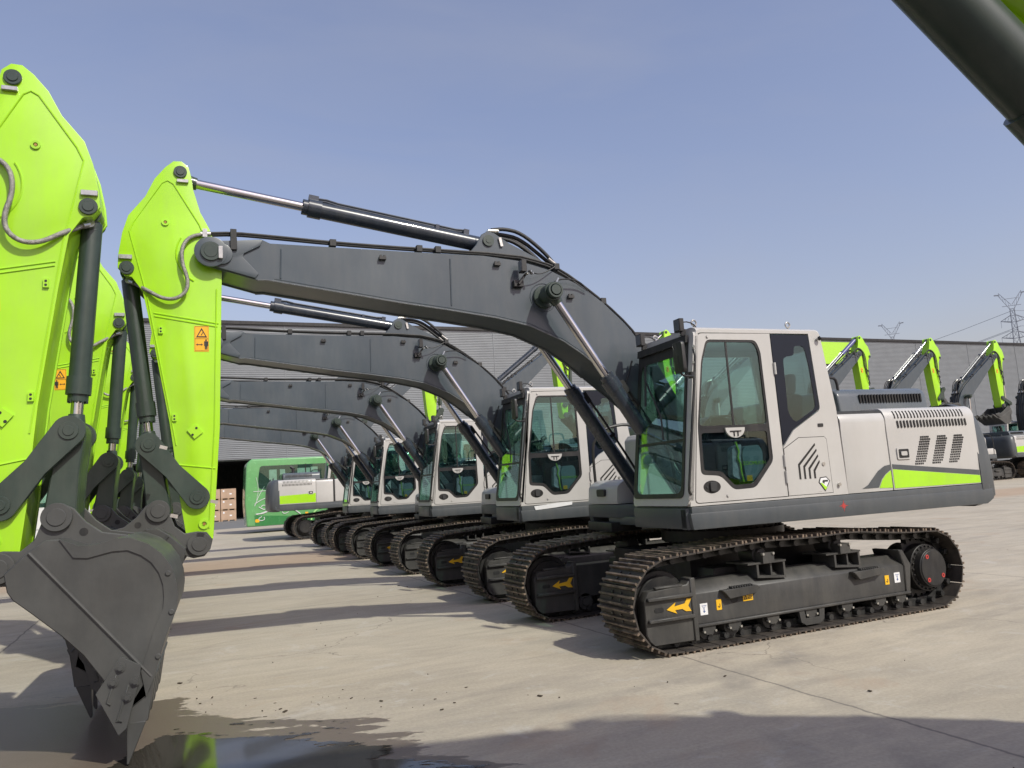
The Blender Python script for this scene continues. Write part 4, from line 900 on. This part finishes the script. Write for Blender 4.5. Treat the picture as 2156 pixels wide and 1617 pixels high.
    # hose loop on both sides
    if lod == 0:
        g = MB(); g2 = MB()
        for s in (-1, 1):
            hp = [TB((-5.60, 4.13))]+[TA(p) for p in ((-5.74, 4.09), (-5.81, 3.98), (-5.81, 3.82), (-5.76, 3.68), (-5.765, 3.56), (-5.85, 3.48), (-5.97, 3.48), (-6.10, 3.56), (-6.215, 3.655))]
            ys = [.215, .24, .26, .27, .275, .275, .27, .26, .24, .12]
            g.tube([(p[0], s*y, p[1]) for p, y in zip(hp, ys)], .018, n=10, smooth=2)
            u, v = hp[0], hp[1]; g2.cyl((u[0]+.04, s*.215, u[1]), (u[0]-.05, s*.22, u[1]-.008), .026, n=10); g2.obox((u[0]-.01, s*.22, u[1]), (1, 0, 0), (0, 1, 0), (0, 0, 1), .02, .03, .04)
            q = hp[-1]; g2.cyl((q[0], s*.13, q[1]), (q[0]-.05, s*.08, q[1]+.03), .024, n=10); g2.cyl((q[0]-.05, s*.05, q[1]+.03), (q[0]-.05, s*.11, q[1]+.03), .03, n=8)
        g.build('armoured_hose', 'hose', arm); g2.build('hose_fitting', 'zinc', arm)
    if lod == 1:
        for s in (-1, 1):
            g = MB()
            for k in range(3):
                hp = [TB((-5.3, 4.13)), TA((-5.55, 4.22+.03*k)), TA((-5.80-.05*k, 4.02)), TA((-5.84-.06*k, 3.6)), TA((-5.80-.04*k, 3.25-.28*k)), TA((-6.05+.03*k, 3.05-.3*k))]
                g.tube([(p[0], s*(.20+.02*k if i == 0 else .235+.012*k), p[1]) for i, p in enumerate(hp)], .019, n=6, smooth=2)
            g.build('rubber_hose', 'rubber', arm)
            g = MB()
            for zc in (2.2, 2.5, 2.8): q = TA((-5.78, zc)); g.obox((q[0], s*.24, q[1]), (1, 0, 0), (0, 1, 0), (0, 0, 1), .05, .03, .09)
            g.build('clamp_block', 'black', arm)
    # linkage
    J = TA(LK2)
    L3 = TK((LK3[0]-HP[0], LK3[1]-HP[1]))
    if kd == ad: L1 = TA(LK1)
    else:
        # intersection of the idler link and the bucket link circles
        ra = math.dist(LK1, LK2); rb_ = math.dist(LK1, LK3); dx, dz = L3[0]-J[0], L3[1]-J[1]; D = max(1e-6, math.hypot(dx, dz)); D2 = min(D, (ra+rb_)*.995)
        aa = (ra*ra-rb_*rb_+D2*D2)/(2*D2); hh = math.sqrt(max(0, ra*ra-aa*aa)); ux, uz = dx/D, dz/D
        c1 = (J[0]+ux*aa-uz*hh, J[1]+uz*aa+ux*hh); c2 = (J[0]+ux*aa+uz*hh, J[1]+uz*aa-ux*hh)
        armf = TA((J[0]-3, LK1[1])); 
        bc_ = TA(BC); L1 = c1 if c1[0] < c2[0] else c2
    cylinder('bucket_cylinder', TA(BC), L1, 0, .072, .042, bgl or max(.25, math.dist(TA(BC), L1)-1.38), 'dark_green_grey', eye=.07, pipes=False)
    def bone(p, q, rp, rq, w_):
        d = Vector((q[0]-p[0], q[1]-p[1])).normalized(); n_ = Vector((-d.y, d.x)); out = []
        a0 = math.atan2(n_.y, n_.x)
        for i in range(13): a = a0+math.pi*i/12; out.append((p[0]+rp*math.cos(a), p[1]+rp*math.sin(a)))
        m = ((p[0]+q[0])/2, (p[1]+q[1])/2); out.append((m[0]-n_.x*w_, m[1]-n_.y*w_))
        for i in range(13): a = a0+math.pi+math.pi*i/12; out.append((q[0]+rq*math.cos(a), q[1]+rq*math.sin(a)))
        out.append((m[0]+n_.x*w_, m[1]+n_.y*w_)); return out
    for s in (-1, 1):
        g = MB(); g.prism(bone(L1, J, .105, .105, .075), *sorted((s*.215, s*.265)))
        for p in (L1, J): g.cyl((p[0], s*.265, p[1]), (p[0], s*.277, p[1]), .062, n=26); g.cyl((p[0], s*.277, p[1]), (p[0], s*.283, p[1]), .036, n=20)
        B(g, 'idler_link', 'dark_green_grey', bevel=.006, seg=1)
    g = MB(); g.prism(bone(L1, L3, .09, .10, .085), -.13, .13); g.prism(bone(L1, L3, .09, .10, .085), -.19, -.13); g.prism(bone(L1, L3, .09, .10, .085), .13, .19)
    B(g, 'bucket_link', 'dark_green_grey', bevel=.01, seg=1)
    g = MB()
    for p, y in ((L3, .25), (L1, .28), (J, .28)):
        for s in (-1, 1): g.cut(); g.obox((p[0]+.12, s*y, p[1]-.05), (1, 0, -.3), (0, 1, 0), (.3, 0, 1), .03, .012, .014)
    B(g, 'lock_bolt', 'zinc', bevel=0)
    # ---------------- bucket
    W = .59
    g = MB()
    for s in (-1, 1): g.prism(PK(BK), *sorted((s*(W-.03), s*W)))
    # shell: follows the back from hinge to lip
    back = BK[0:17]
    def shell(path, th, y0, y1, g):
        n = len(path)
        ins = []
        for i, p in enumerate(path):
            a = Vector(path[max(0, i-1)]); b2 = Vector(path[min(n-1, i+1)]); d = (b2-a).normalized(); nn = Vector((-d.y, d.x)); 
            if (Vector((-.55, -.35))-Vector(p)).dot(nn) < 0: nn = -nn
            ins.append((p[0]+nn.x*th, p[1]+nn.y*th))
        P = [TK(p) for p in path]+[TK(p) for p in ins[::-1]]
        g.prism(P, y0, y1)
    shell([(-.10, -.02)]+back, .035, -W+.03, W-.03, g)
    bucket = B(g, 'bucket', 'bucket_grey', bevel=.006, seg=1)
    g = MB()
    rim = PK([(p[0], p[1]) for p in BK[2:17]]); rim_in = PK([(-.48, .05), (-.56, .04), (-.70, .07), (-.79, .07), (-.87, .03), (-.93, -.02), (-.975, -.09), (-1.0, -.17), (-1.005, -.25), (-1.0, -.32), (-.94, -.47), (-.91, -.57), (-.87, -.70)][::-1])
    for s in (-1, 1):
        g = MB(); g.prism(rim+rim_in, *sorted((s*W, s*(W+.012))))
        wl = [TK(p) for p in ((-.235, .10), (-.93, -.74))]; g.tube([(p[0], s*(W+.004), p[1]) for p in wl], .012, n=8)
        g.build('wear_plate', 'bucket_grey', bucket)
    g = MB()
    for s in (-1, 1):
        for p in ((-1.03, -.10), (-1.05, -.35), (-.97, -.62)): q = TK(p); g.cut(); g.cyl((q[0], s*(W+.01), q[1]), (q[0], s*(W+.022), q[1]), .018, n=14)
    g.build('plug', 'bucket_grey', bucket, bevel=.004, seg=1)
    # ears
    ear = [(.09, -.05), (.11, .03), (.06, .10), (-.02, .11), (-.12, .10), (-.20, .17), (-.25, .31), (-.30, .385), (-.36, .40), (-.43, .36), (-.50, .27), (-.60, .19), (-.75, .16), (-.90, .09), (-.80, .02), (-.40, .06), (-.15, -.08), (-.05, -.12), (.04, -.11)]
    for s in (-1, 1):
        g = MB(); g.prism(PK(ear), *sorted((s*.225, s*.26))); g.build('bucket_ear', 'bucket_grey', bucket, bevel=.006, seg=1)
    g = MB(); h0 = TK((0, 0)); boss(g, h0, .26, .10, .03); boss(g, L3, .26, .095, .03)
    q = TK((-.49, .20)); 
    for s in (-1, 1): g.cut(); g.use(1).cyl((q[0], s*.2605, q[1]), (q[0], s*.2615, q[1]), .028, n=16)
    g.use(0); g.cut(); g.cyl((L3[0], -.26, L3[1]), (L3[0], .26, L3[1]), .05)
    g.build('bucket_pin', ['bucket_grey', 'dark_gap'], bucket, bevel=.003, seg=1)
    # lip, side cutters, teeth
    g = MB(); lip = PK([(-.80, -.93), (-.90, -.86), (-.93, -.80), (-.965, -.72), (-.93, -.70), (-.83, -.86), (-.775, -.90)])
    g.prism(lip, -W, W); g.build('cutting_edge', 'bucket_grey', bucket, bevel=.004, seg=1)
    sc_ = [(-.755, -.59), (-.615, -.80), (-.745, -1.065), (-.79, -1.03), (-.865, -.74), (-.87, -.66)]
    for s in (-1, 1):
        g = MB(); g.prism(PK(sc_), *sorted((s*W, s*(W+.035))))
        for pp in ([(-.73, -.70), (-.68, -.86), (-.70, -.875)], [(-.80, -.77), (-.735, -.98), (-.765, -.985)]):
            g.tube([(TK(p)[0], s*(W+.036), TK(p)[1]) for p in pp], .008, n=6)
        g.build('side_cutter', 'bucket_grey', bucket, bevel=.008, seg=1)
    g = MB()
    for s in (-1, 1):
        for p in ((-.755, -.655), (-.715, -.74), (-.84, -.75), (-.795, -.84)): q = TK(p); g.cut(); g.cyl((q[0], s*(W+.03), q[1]), (q[0], s*(W+.045), q[1]), .03, n=18); g.cyl((q[0], s*(W+.045), q[1]), (q[0], s*(W+.062), q[1]), .018, n=6)
    g.build('bolt', 'bucket_grey', bucket)
    for k in range(5):
        y = -W+.05+(2*W-.10)*k/4; g = MB()
        ad_ = PK([(-.84, -.64), (-.955, -.70), (-.91, -1.01), (-.79, -1.03), (-.755, -.88)]); g.prism(ad_, y-.045, y+.045)
        t0 = [TK(p) for p in ((-.90, -1.01), (-.79, -1.01))]; tip = TK((-.80, -1.262)); tip2 = TK((-.785, -1.262))
        v = [(t0[0][0], y-.05, t0[0][1]), (t0[1][0], y-.05, t0[1][1]), (t0[1][0], y+.05, t0[1][1]), (t0[0][0], y+.05, t0[0][1]), (tip[0], y-.032, tip[1]), (tip2[0], y-.032, tip2[1]), (tip2[0], y+.032, tip2[1]), (tip[0], y+.032, tip[1])]
        g.add(v, [(0, 1, 2, 3), (4, 7, 6, 5), (0, 4, 5, 1), (1, 5, 6, 2), (2, 6, 7, 3), (3, 7, 4, 0)])
        g.build('bucket_tooth', 'bucket_grey', bucket, bevel=.004, seg=1)

mat('decal_gloss', (.010, .014, .024), .22, coat=0, dust=0, spec=.25, var=.05, rvar=.02)

def base_machine(style):
    root = thing('excavator', 'base', 'excavator')
    make_track(root, -1); make_track(root, 1); make_body(root, style); return root
def dup_tree(o, parent=None, skip=()):
    c = o.copy(); C.objects.link(c); c.parent = parent
    for ch in list(o.children):
        if ch.name.split('.')[0] in skip: continue
        dup_tree(ch, c, skip)
    return c
def place(o, x, y, rz, label, group, s=1.0):
    o.location = (x, y, 0); o.rotation_euler = (0, 0, rz); o.scale = (s, s, s); o['label'] = label; o['group'] = group; return o
FAR = ('bolt', 'sticker', 'drain_plug', 'roller_bolts', 'frame_hole', 'adjuster_hole', 'star_mark', 'badge', 'bag_lettering', 'bumper', 'lock', 'grommet', 'coat_hook', 'plug', 'weld_seam', 'grease_boss', 'clamp_block', 'lock_plate', 'lock_bolt', 'weld_bead', 'inner_rail', 'louvre', 'roller_guard')
G1 = 'excavators parked in the main row with cabs on the near side'
G2 = 'excavators of the facing row whose arms stand at the left'
G3 = 'excavators with raised booms in front of the grey hall'
m1 = base_machine('new'); bare = dup_tree(m1)
make_implement(m1)
place(m1, 0, 0, 0, 'nearest excavator with whole beige cab, grey boom and rusty tracks in the foreground', G1)
LB = ['second excavator of the receding row, white sheet taped below its cab door', 'third excavator of the receding row, between the second and fourth beige cabs', 'fourth excavator of the receding row, its cab half hidden by the third', 'farthest excavator of the receding row, smallest beige cab beside the green coach']
for k, (x, y) in enumerate(((.155, 4.216), (.311, 8.936), (.386, 13.65), (.549, 18.17))):
    o = dup_tree(m1, None, () if k == 0 else ('star_mark',)); place(o, x, y, 0, LB[k], G1)
    if k: tag(o)
    if k == 0:
        for c in o.children:
            if c.name.startswith('star_mark'): bpy.data.objects.remove(c)
        g = MB(); g.prism([(-1.17, 1.29), (-.80, 1.315), (-.55, 1.32), (-.56, 1.275), (-.85, 1.25), (-1.15, 1.235)], -1.464, -1.461); ps = g.build('paper_sheet', 'white_sticker', o); ps.rotation_euler.z = UY
# facing row on the left
l1 = dup_tree(bare); make_implement(l1, 0, 2.3, 0)
place(l1, -12.71, -.82, math.pi, 'nearest excavator of the left row, large lime arm and grey bucket standing on its teeth', G2)
for k, (y, lb) in enumerate(((3.05, 'second excavator of the left row, lime arm just behind the nearest left arm'), (7.2, 'third excavator of the left row, narrow lime arm between the two big arms'), (11.4, 'fourth excavator of the left row, lime arm glimpsed in gaps behind the third'))):
    place(dup_tree(l1), -12.73, y, math.pi, lb, G2)
# machine right beside the camera
m0 = dup_tree(bare, None, ()); make_implement(m0, 1.0, -43, -93, lod=0, bgl=.48)
place(m0, .788, -7.628, -.2, 'closest excavator, its dark bucket cylinder and green arm crossing the top right corner', G1)
# far row in front of the hall
old = base_machine('old')
bar = [dup_tree(old, None, FAR)]
def far_machine(kind):
    r = dup_tree(bar[0]); make_implement(r, 34, 3 if kind != 2 else 1, 0 if kind != 2 else -104, wrap=(kind == 1), lod=1)
    for ch in list(r.children):
        for c2 in list(ch.children):
            if c2.name.split('.')[0] in FAR: bpy.data.objects.remove(c2)
        if ch.name.split('.')[0] in FAR: bpy.data.objects.remove(ch)
    return r
f0 = far_machine(0); f1 = far_machine(1); f2 = far_machine(2)
xs = [6.35, 12.9, 19.6, 26.3, 34.3, 40.8, 47.3, 54.3]
fl = ['far excavator with its dark counterweight and lime side panel in front of the green coach', 'far excavator with raised boom seen between the second boom and the nearest boom', 'far excavator hidden behind the nearest cab, left of its neighbour', 'far excavator hidden behind the nearest cab, right of its neighbour',
      'far excavator with a violet wrap on its arm cylinder beside the lime wall panel', 'far excavator whose lime arm rises above the middle of the nearest bonnet', 'far excavator with its bucket curled up, teeth pointing at the sky', 'far excavator cut by the right edge of the photo']
for k, x in enumerate(xs):
    src = {4: f1, 6: f2}.get(k, f0); o = src if k in (0, 4, 6) else dup_tree(src)
    if k == 0: place(o, .85, 26.2, math.pi, fl[k], G3, 1.10)
    else: place(o, x-3.65*1.3-.5, 27.6, math.pi, fl[k], G3, 1.3)
def kill(o):
    for c in list(o.children): kill(c)
    bpy.data.objects.remove(o)
kill(bare); kill(old); kill(bar[0])

# ------------------------------------------------------------------ ground, puddle, debris
g = MB(); g.add([(-900, -300, 0), (900, -300, 0), (900, 1500, 0), (-900, 1500, 0)], [(0, 1, 2, 3)]); tag(g.build('ground', 'concrete'), kind='structure')
g = MB(); g.add([(-7.2, -.2, .004), (-7.2, -4.6, .004), (-3.0, -4.6, .004), (-3.0, -.9, .004), (-5.4, .1, .004)], [(0, 1, 2, 3, 4)])
tag(g.build('puddle', 'puddle_water'), kind='structure')
g = MB(); rr = random.Random(11)
for i in range(90):
    if i < 40: x = rr.gauss(-4.6, .9); y = -1.15-(x+4.9)*.55+rr.gauss(.25, .28)
    else: x = rr.uniform(-7, 3); y = rr.uniform(-5, 6)
    a = rr.uniform(0, 3.14); L = rr.choice((.003, .005, .007, .010, .016))*rr.uniform(.7, 1.3); h = rr.uniform(.001, .004)
    g.obox((x, y, .004+h), (math.cos(a), math.sin(a), 0), (-math.sin(a), math.cos(a), 0), (0, 0, 1), L, L*rr.uniform(.15, .6), h)
tag(g.build('leaf_litter', 'debris'), 'scattered dry leaf litter and grit on the concrete near the puddle', 'litter', kind='stuff')

# ------------------------------------------------------------------ hall
WY = 75.0; X0, X1, DX0, DX1, DZ = -60.0, 190.0, -27.0, 1.5, 6.0
hall = thing('warehouse', 'long grey corrugated metal hall with a dark open gate at its left', 'warehouse', (60, WY, 0))
g = MB()
def ribs(x0, x1, z0, z1):
    p = .20; n = int((z1-z0)/p)
    for i in range(n):
        z = z0+i*p; q = [(x0, WY, z), (x0, WY-.0, z+.11), (x0, WY-.045, z+.135), (x0, WY-.045, z+.175), (x0, WY, z+.2)]
        vs = [(a-60, b-WY, c) for a, b, c in q]+[(x1-60, b-WY, c) for a, b, c in q]
        g.add(vs, [(k, 5+k, 6+k, k+1) for k in range(4)])
ribs(X0, DX0, 0, 20); ribs(DX0, DX1, DZ, 20); ribs(DX1, X1, 0, 20)
g.build('cladding', 'wall_sheet', hall)
g = MB()
for x in range(-55, 190, 12): 
    if not (DX0-1 < x < DX1+1): g.box(x-60, x-60+.08, -.06, -.03, 0, 20)
    else: g.box(x-60, x-60+.08, -.06, -.03, DZ, 20)
g.build('panel_joint', 'wall_sheet', hall)
g = MB(); g.box(X0-60, X1-60, -.25, 30, 20.0, 20.35); g.build('roof_edge', 'black', hall)
g = MB(); g.box(DX0-60, DX1-60, .02, .3, DZ-.15, DZ); g.box(DX0-60, DX1-60, 12, 12.2, 0, DZ+1); g.box(DX0-61, DX0-60, .3, 12, 0, DZ+1); g.box(DX1-60, DX1-59, .3, 12, 0, DZ+1); g.box(DX0-60, DX1-60, .3, 12, DZ, DZ+.2)
g.build('gate_opening', 'dark_interior', hall)
g = MB().box(79.0, 87.3, WY-.35, WY-.12, 16.4, 19.65); tag(g.build('sign_panel', 'sign_lime'), 'blank lime green sign panel high on the grey hall wall', 'sign')

# ------------------------------------------------------------------ cartons in front of the gate
cn = 0
for r_ in range(3):
    for c_ in range(5):
        x = -6.7+c_*1.42; z = r_*1.02
        lab = 'cardboard crate on pallet by the dark gate, %s row, %s column from the left' % (('bottom', 'middle', 'top')[r_], ('first', 'second', 'third', 'fourth', 'fifth')[c_])
        cb = thing('cardboard_crate', lab, 'crate', (x, 71.5, z), 0, 'cardboard crates stacked by the hall gate')
        g = MB().box(-.68, .68, -.6, .6, .14, 1.0); g.use(1).box(-.5, -.36, -.606, -.6, .72, .88); g.box(.1, .3, -.606, -.6, .45, .58)
        g.build('carton', ['carton', 'white_sticker'], cb)
        g = MB().box(-.68, .68, -.6, .6, .10, .135)
        for px in (-.68, -.08, .52): g.box(px, px+.16, -.6, .6, .0, .10)
        g.build('pallet', 'wood', cb)

# ------------------------------------------------------------------ coaches
def coach(loc, rz, cols, label, L=11.0, deco=None):
    body, low, top = cols; H = 3.85; Wd = 2.5
    t = thing('coach', label, 'coach', loc, rz, None)
    prof = rnd([(0, .35), (-.08, 1.6), (.02, H-.25), (.25, H), (L-.2, H), (L, H-.2), (L, .35)], .22, 6, (1, 2, 3, 4, 5))
    g = MB(); g.use(0).prism(prof, -Wd/2, Wd/2); g.build('coach_body', [body], t, bevel=.10, seg=3)
    g = MB(); g.prism_x([(-Wd/2-.004, H-.30), (-Wd/2+.05, H-.08), (-Wd/2+.2, H+.004), (Wd/2-.2, H+.004), (Wd/2-.05, H-.08), (Wd/2+.004, H-.30)], .28, L-.3); g.build('roof', top, t, bevel=.03)
    g = MB(); g.prism([(.42, .37), (L-.4, .37), (L-.4, .9), (3.4, .9), (2.2, .78), (.38, .92)], -Wd/2-.012, -Wd/2-.004); g.build('lower_panel', low, t)
    # recessed side glazing
    g = MB(); win = rnd([(.62, 2.30), (1.5, 2.12), (3.2, 2.0), (L-.5, 2.0), (L-.5, H-.38), (.70, H-.38), (.60, 2.8)], .14, 5)
    g.prism(win, -Wd/2-.014, -Wd/2-.006); g.build('window', 'bus_inside', t)
    g = MB()
    for x in (1.15, 1.7, 2.6, 3.3, 4.3, 5.4, 6.4, 7.5, 8.8):
        if x > L-1: continue
        w_ = .45+.2*math.sin(x*3)
        P = [(x+w_*k/10, -Wd/2-.018-(.010 if k % 2 else 0)) for k in range(11)]
        vs = [(a, b, 2.2) for a, b in P]+[(a, b, 3.3-.05*math.sin(x)) for a, b in P]; g.add(vs, [(k, k+1, 12+k, 11+k) for k in range(10)])
    g.build('curtain', 'curtain', t)
    g = MB(); g.plate(win, [], -Wd/2-.036, -Wd/2-.033, lambda u, v, t_: (u, t_, v)); g.build('window_glass', 'bus_glass', t)
    g = MB()
    for x in (3.0, 5.2, 7.4): g.box(x, x+.05, -Wd/2-.042, -Wd/2-.03, 1.8, H-.36)
    g.build('window_post', 'black', t)
    for x in (3.9, L-2.2):
        for s in (-1, 1):
            g = MB(); g.use(0).cyl((x, s*(Wd/2-.28), .48), (x, s*(Wd/2+.015), .48), .48, n=30); g.use(1).cyl((x, s*(Wd/2+.015), .48), (x, s*(Wd/2+.02), .48), .27, n=24)
            g.build('wheel', ['tyre', 'zinc'], t)
        g = MB(); g.use(0).plate([(x+.68*math.cos(R(a)), .48+.68*math.sin(R(a))) for a in range(0, 181, 12)]+[(x-.60, .48)]+[(x+.60*math.cos(R(a)), .48+.60*math.sin(R(a))) for a in range(168, -1, -12)], [], -Wd/2-.03, -Wd/2-.006, lambda u, v, t_: (u, t_, v)); g.build('wheel_arch', top, t)
    return t, L, Wd
mat('bus_inside', (.03, .05, .045), .5)
t, L, Wd = coach((-2.35, 36.2, 0), -.03, ('bus_green', 'bus_dark_green', 'bus_light'), 'green coach with white floral scrolls and curtained windows behind the farthest excavator')
g = MB(); y = -Wd/2-.018
def vine(pts, r): g.tube([(a, y, b) for a, b in pts], r, n=6, smooth=3)
vine([(.45, .98), (.9, 1.0), (1.3, 1.25), (1.9, 1.28), (2.4, 1.1), (2.7, .85)], .028); vine([(.5, .95), (1.0, 1.1), (1.5, 1.3), (1.9, 1.22), (1.75, 1.0), (1.9, .9), (2.1, 1.0)], .02)
vine([(.6, 1.35), (.9, 1.15), (1.0, 1.35), (.85, 1.45), (.72, 1.35)], .022); vine([(.4, 1.5), (.8, 1.75), (1.3, 1.85), (1.9, 1.9)], .02); vine([(.4, 1.4), (.6, 1.9), (.9, 2.4)], .014); vine([(.35, 2.15), (1.6, 2.18)], .015)
vine([(.5, 1.7), (.62, 2.3), (.5, 2.9)], .010); vine([(.75, .85), (.55, .72), (.7, .62), (.9, .68), (.85, .82)], .02); vine([(1.3, 1.3), (1.25, 1.55), (1.1, 1.6), (1.0, 1.5)], .018)
g.build('floral_scroll', 'bus_white', t)
g = MB(); g.prism(rnd([(.42, .56), (.62, .56), (.62, .72), (.42, .72)], .05), y-.003, y); g.prism(rnd([(2.95, .85), (3.1, .85), (3.1, .93), (2.95, .93)], .02), y-.003, y); g.build('marker_lamp', 'orange_tag', t)
t2, L, Wd = coach((-20.5, 36.6, 0), 0, ('bus_white', 'bus_white', 'bus_white'), 'white coach with red and blue markings, seen between the left arms', L=12.5)
y = -Wd/2-.02
def px_deco(): pass
g = MB(); bx, bz = 0, 0
g.use(0)
def boxmark(x, z):
    T3 = lambda u, v, t_: (u, t_, v)
    g.plate([(x, z), (x+.42, z), (x+.42, z+.44), (x, z+.44)], [[(x+.05, z+.05), (x+.37, z+.05), (x+.37, z+.39), (x+.05, z+.39)]], y-.004, y, T3)
    g.box(x+.11, x+.32, y-.004, y, z+.30, z+.34); g.prism([(x+.28, z+.30), (x+.32, z+.30), (x+.28, z+.10), (x+.22, z+.10)], y-.004, y); g.prism([(x+.18, z+.30), (x+.21, z+.30), (x+.14, z+.10), (x+.10, z+.12)], y-.004, y)
boxmark(7.15, 1.18)
g.build('blue_emblem', 'decal_blue', t2)
g = MB()
def stroke(pts, r=.03): g.tube([(a, y-.003, b) for a, b in pts], r, n=6, smooth=2)
cx = 4.1
stroke([(cx, 1.52), (cx+.35, 1.52)]); stroke([(cx+.05, 1.40), (cx+.30, 1.40), (cx+.05, 1.22), (cx+.40, 1.20)]); stroke([(cx-.05, 1.02), (cx+.2, .98), (cx+.48, 1.04)], .05)
stroke([(9.95, 1.5), (9.75, 1.58), (9.58, 1.42), (9.58, 1.22), (9.75, 1.08), (9.95, 1.15)], .035)
g.build('red_marking', 'red', t2)
g = MB()
for x in (2.4, 4.9, 7.4, 9.9): g.box(x, x+.015, y-.003, y, .40, .95)
g.box(.5, 12.0, y-.003, y, .95, .962); g.build('panel_joint', 'decal_black', t2)

# ------------------------------------------------------------------ pylons and cables
def pylon(name, loc, rz, H, label):
    t = thing(name, label, 'pylon', loc, rz, 'lattice pylons of the power line beyond the hall'); t.scale = (.66, .66, 1)
    g = MB(); lv = [(0, 4.2), (.25, 3.1), (.45, 2.3), (.60, 1.7), (.72, 1.25), (.82, 1.0), (.90, .9)]
    def c4(z, w_): return [Vector((sx*w_, sy*w_, z*H)) for sx, sy in ((-1, -1), (1, -1), (1, 1), (-1, 1))]
    th = .13
    for k in range(len(lv)-1):
        za, wa = lv[k]; zb, wb = lv[k+1]; n = 3 if k < 2 else 2
        for j in range(n):
            z0 = za+(zb-za)*j/n; z1 = za+(zb-za)*(j+1)/n; w0 = wa+(wb-wa)*j/n; w1 = wa+(wb-wa)*(j+1)/n; A = c4(z0, w0); B_ = c4(z1, w1)
            for i in range(4):
                g.tube([A[i], B_[i]], th, n=4); g.tube([A[i], B_[(i+1) % 4]], th*.6, n=4); g.tube([A[(i+1) % 4], B_[i]], th*.6, n=4); g.tube([B_[i], B_[(i+1) % 4]], th*.6, n=4)
    g.build('lattice_tower', 'pylon_steel', t)
    for z, arm_l in ((.62, 5.6), (.72, 6.0), (.82, 5.4)):
        g = MB()
        for s in (-1, 1):
            for sy in (-1, 1): g.tube([(s*1.2, sy*1.1, z*H), (s*arm_l, 0, z*H+.6)], .13, n=4); g.tube([(s*1.1, sy*1.0, z*H+2.2), (s*arm_l, 0, z*H+.6)], .11, n=4)
            for q in (.35, .65): g.tube([(s*(1.2+(arm_l-1.2)*q), 0, z*H+.2), (s*(1.2+(arm_l-1.2)*(q-.2)), 0, z*H+1.5)], .09, n=4)
            g.tube([(s*arm_l, 0, z*H+.6), (s*arm_l, 0, z*H-1.6)], .10, n=4)
        g.build('cross_arm', 'pylon_steel', t)
    g = MB()
    for s in (-1, 1):
        P0 = [Vector((s*(1.0+4.2*q), 0, H*(.90+.0*q)+5.0*q)) for q in (0, .25, .5, .75, 1)]; P1 = [Vector((s*(.2+4.6*q), 0, H*.90+1.4+4.3*q)) for q in (0, .25, .5, .75, 1)]
        for a, b in zip(P0, P0[1:]): g.tube([a, b], .13, n=4)
        for a, b in zip(P1, P1[1:]): g.tube([a, b], .13, n=4)
        for a, b in zip(P0, P1[1:]): g.tube([a, b], .09, n=4)
        g.tube([P0[-1]-Vector((s*.6, 0, 0)), P0[-1]+Vector((s*1.6, 0, .1))], .25, n=4)
    g.tube([(-4, 0, H*.92), (4, 0, H*.92)], .11, n=4); g.tube([(-3, 0, H*.92+2.4), (3, 0, H*.92+2.4)], .09, n=4)
    g.build('horn', 'pylon_steel', t); return t
pylon('power_pylon', (244.5, 149, 0), -.9, 54, 'tall steel lattice pylon rising behind the hall at the right')
pylon('power_pylon', (251.5, 200.5, 0), -.9, 55.5, 'smaller pylon top just above the hall roof, left of the tall one')
for k, (zo, off) in enumerate(((45, -5), (45, 5), (37, -6), (37, 6), (31, -6), (51, 0))):
    g = MB(); a = Vector((244.5+off*.6, 149+off*.78, zo-3)); b = Vector((251.5+off*.6-70, 200.5+off*.78+150, zo-17))
    P = [a.lerp(b, i/14)-Vector((0, 0, 9*4*(i/14)*(1-i/14))) for i in range(15)]; g.tube(P, .07, n=4)
    c = Vector((330, 60, zo)); P2 = [a.lerp(c, i/8)-Vector((0, 0, 6*4*(i/8)*(1-i/8))) for i in range(9)]; g.tube(P2, .07, n=4)
    tag(g.build('power_cable', 'pylon_steel'), 'thin power cable sagging away from the tall pylon', 'cable', 'power cables strung between the pylons')
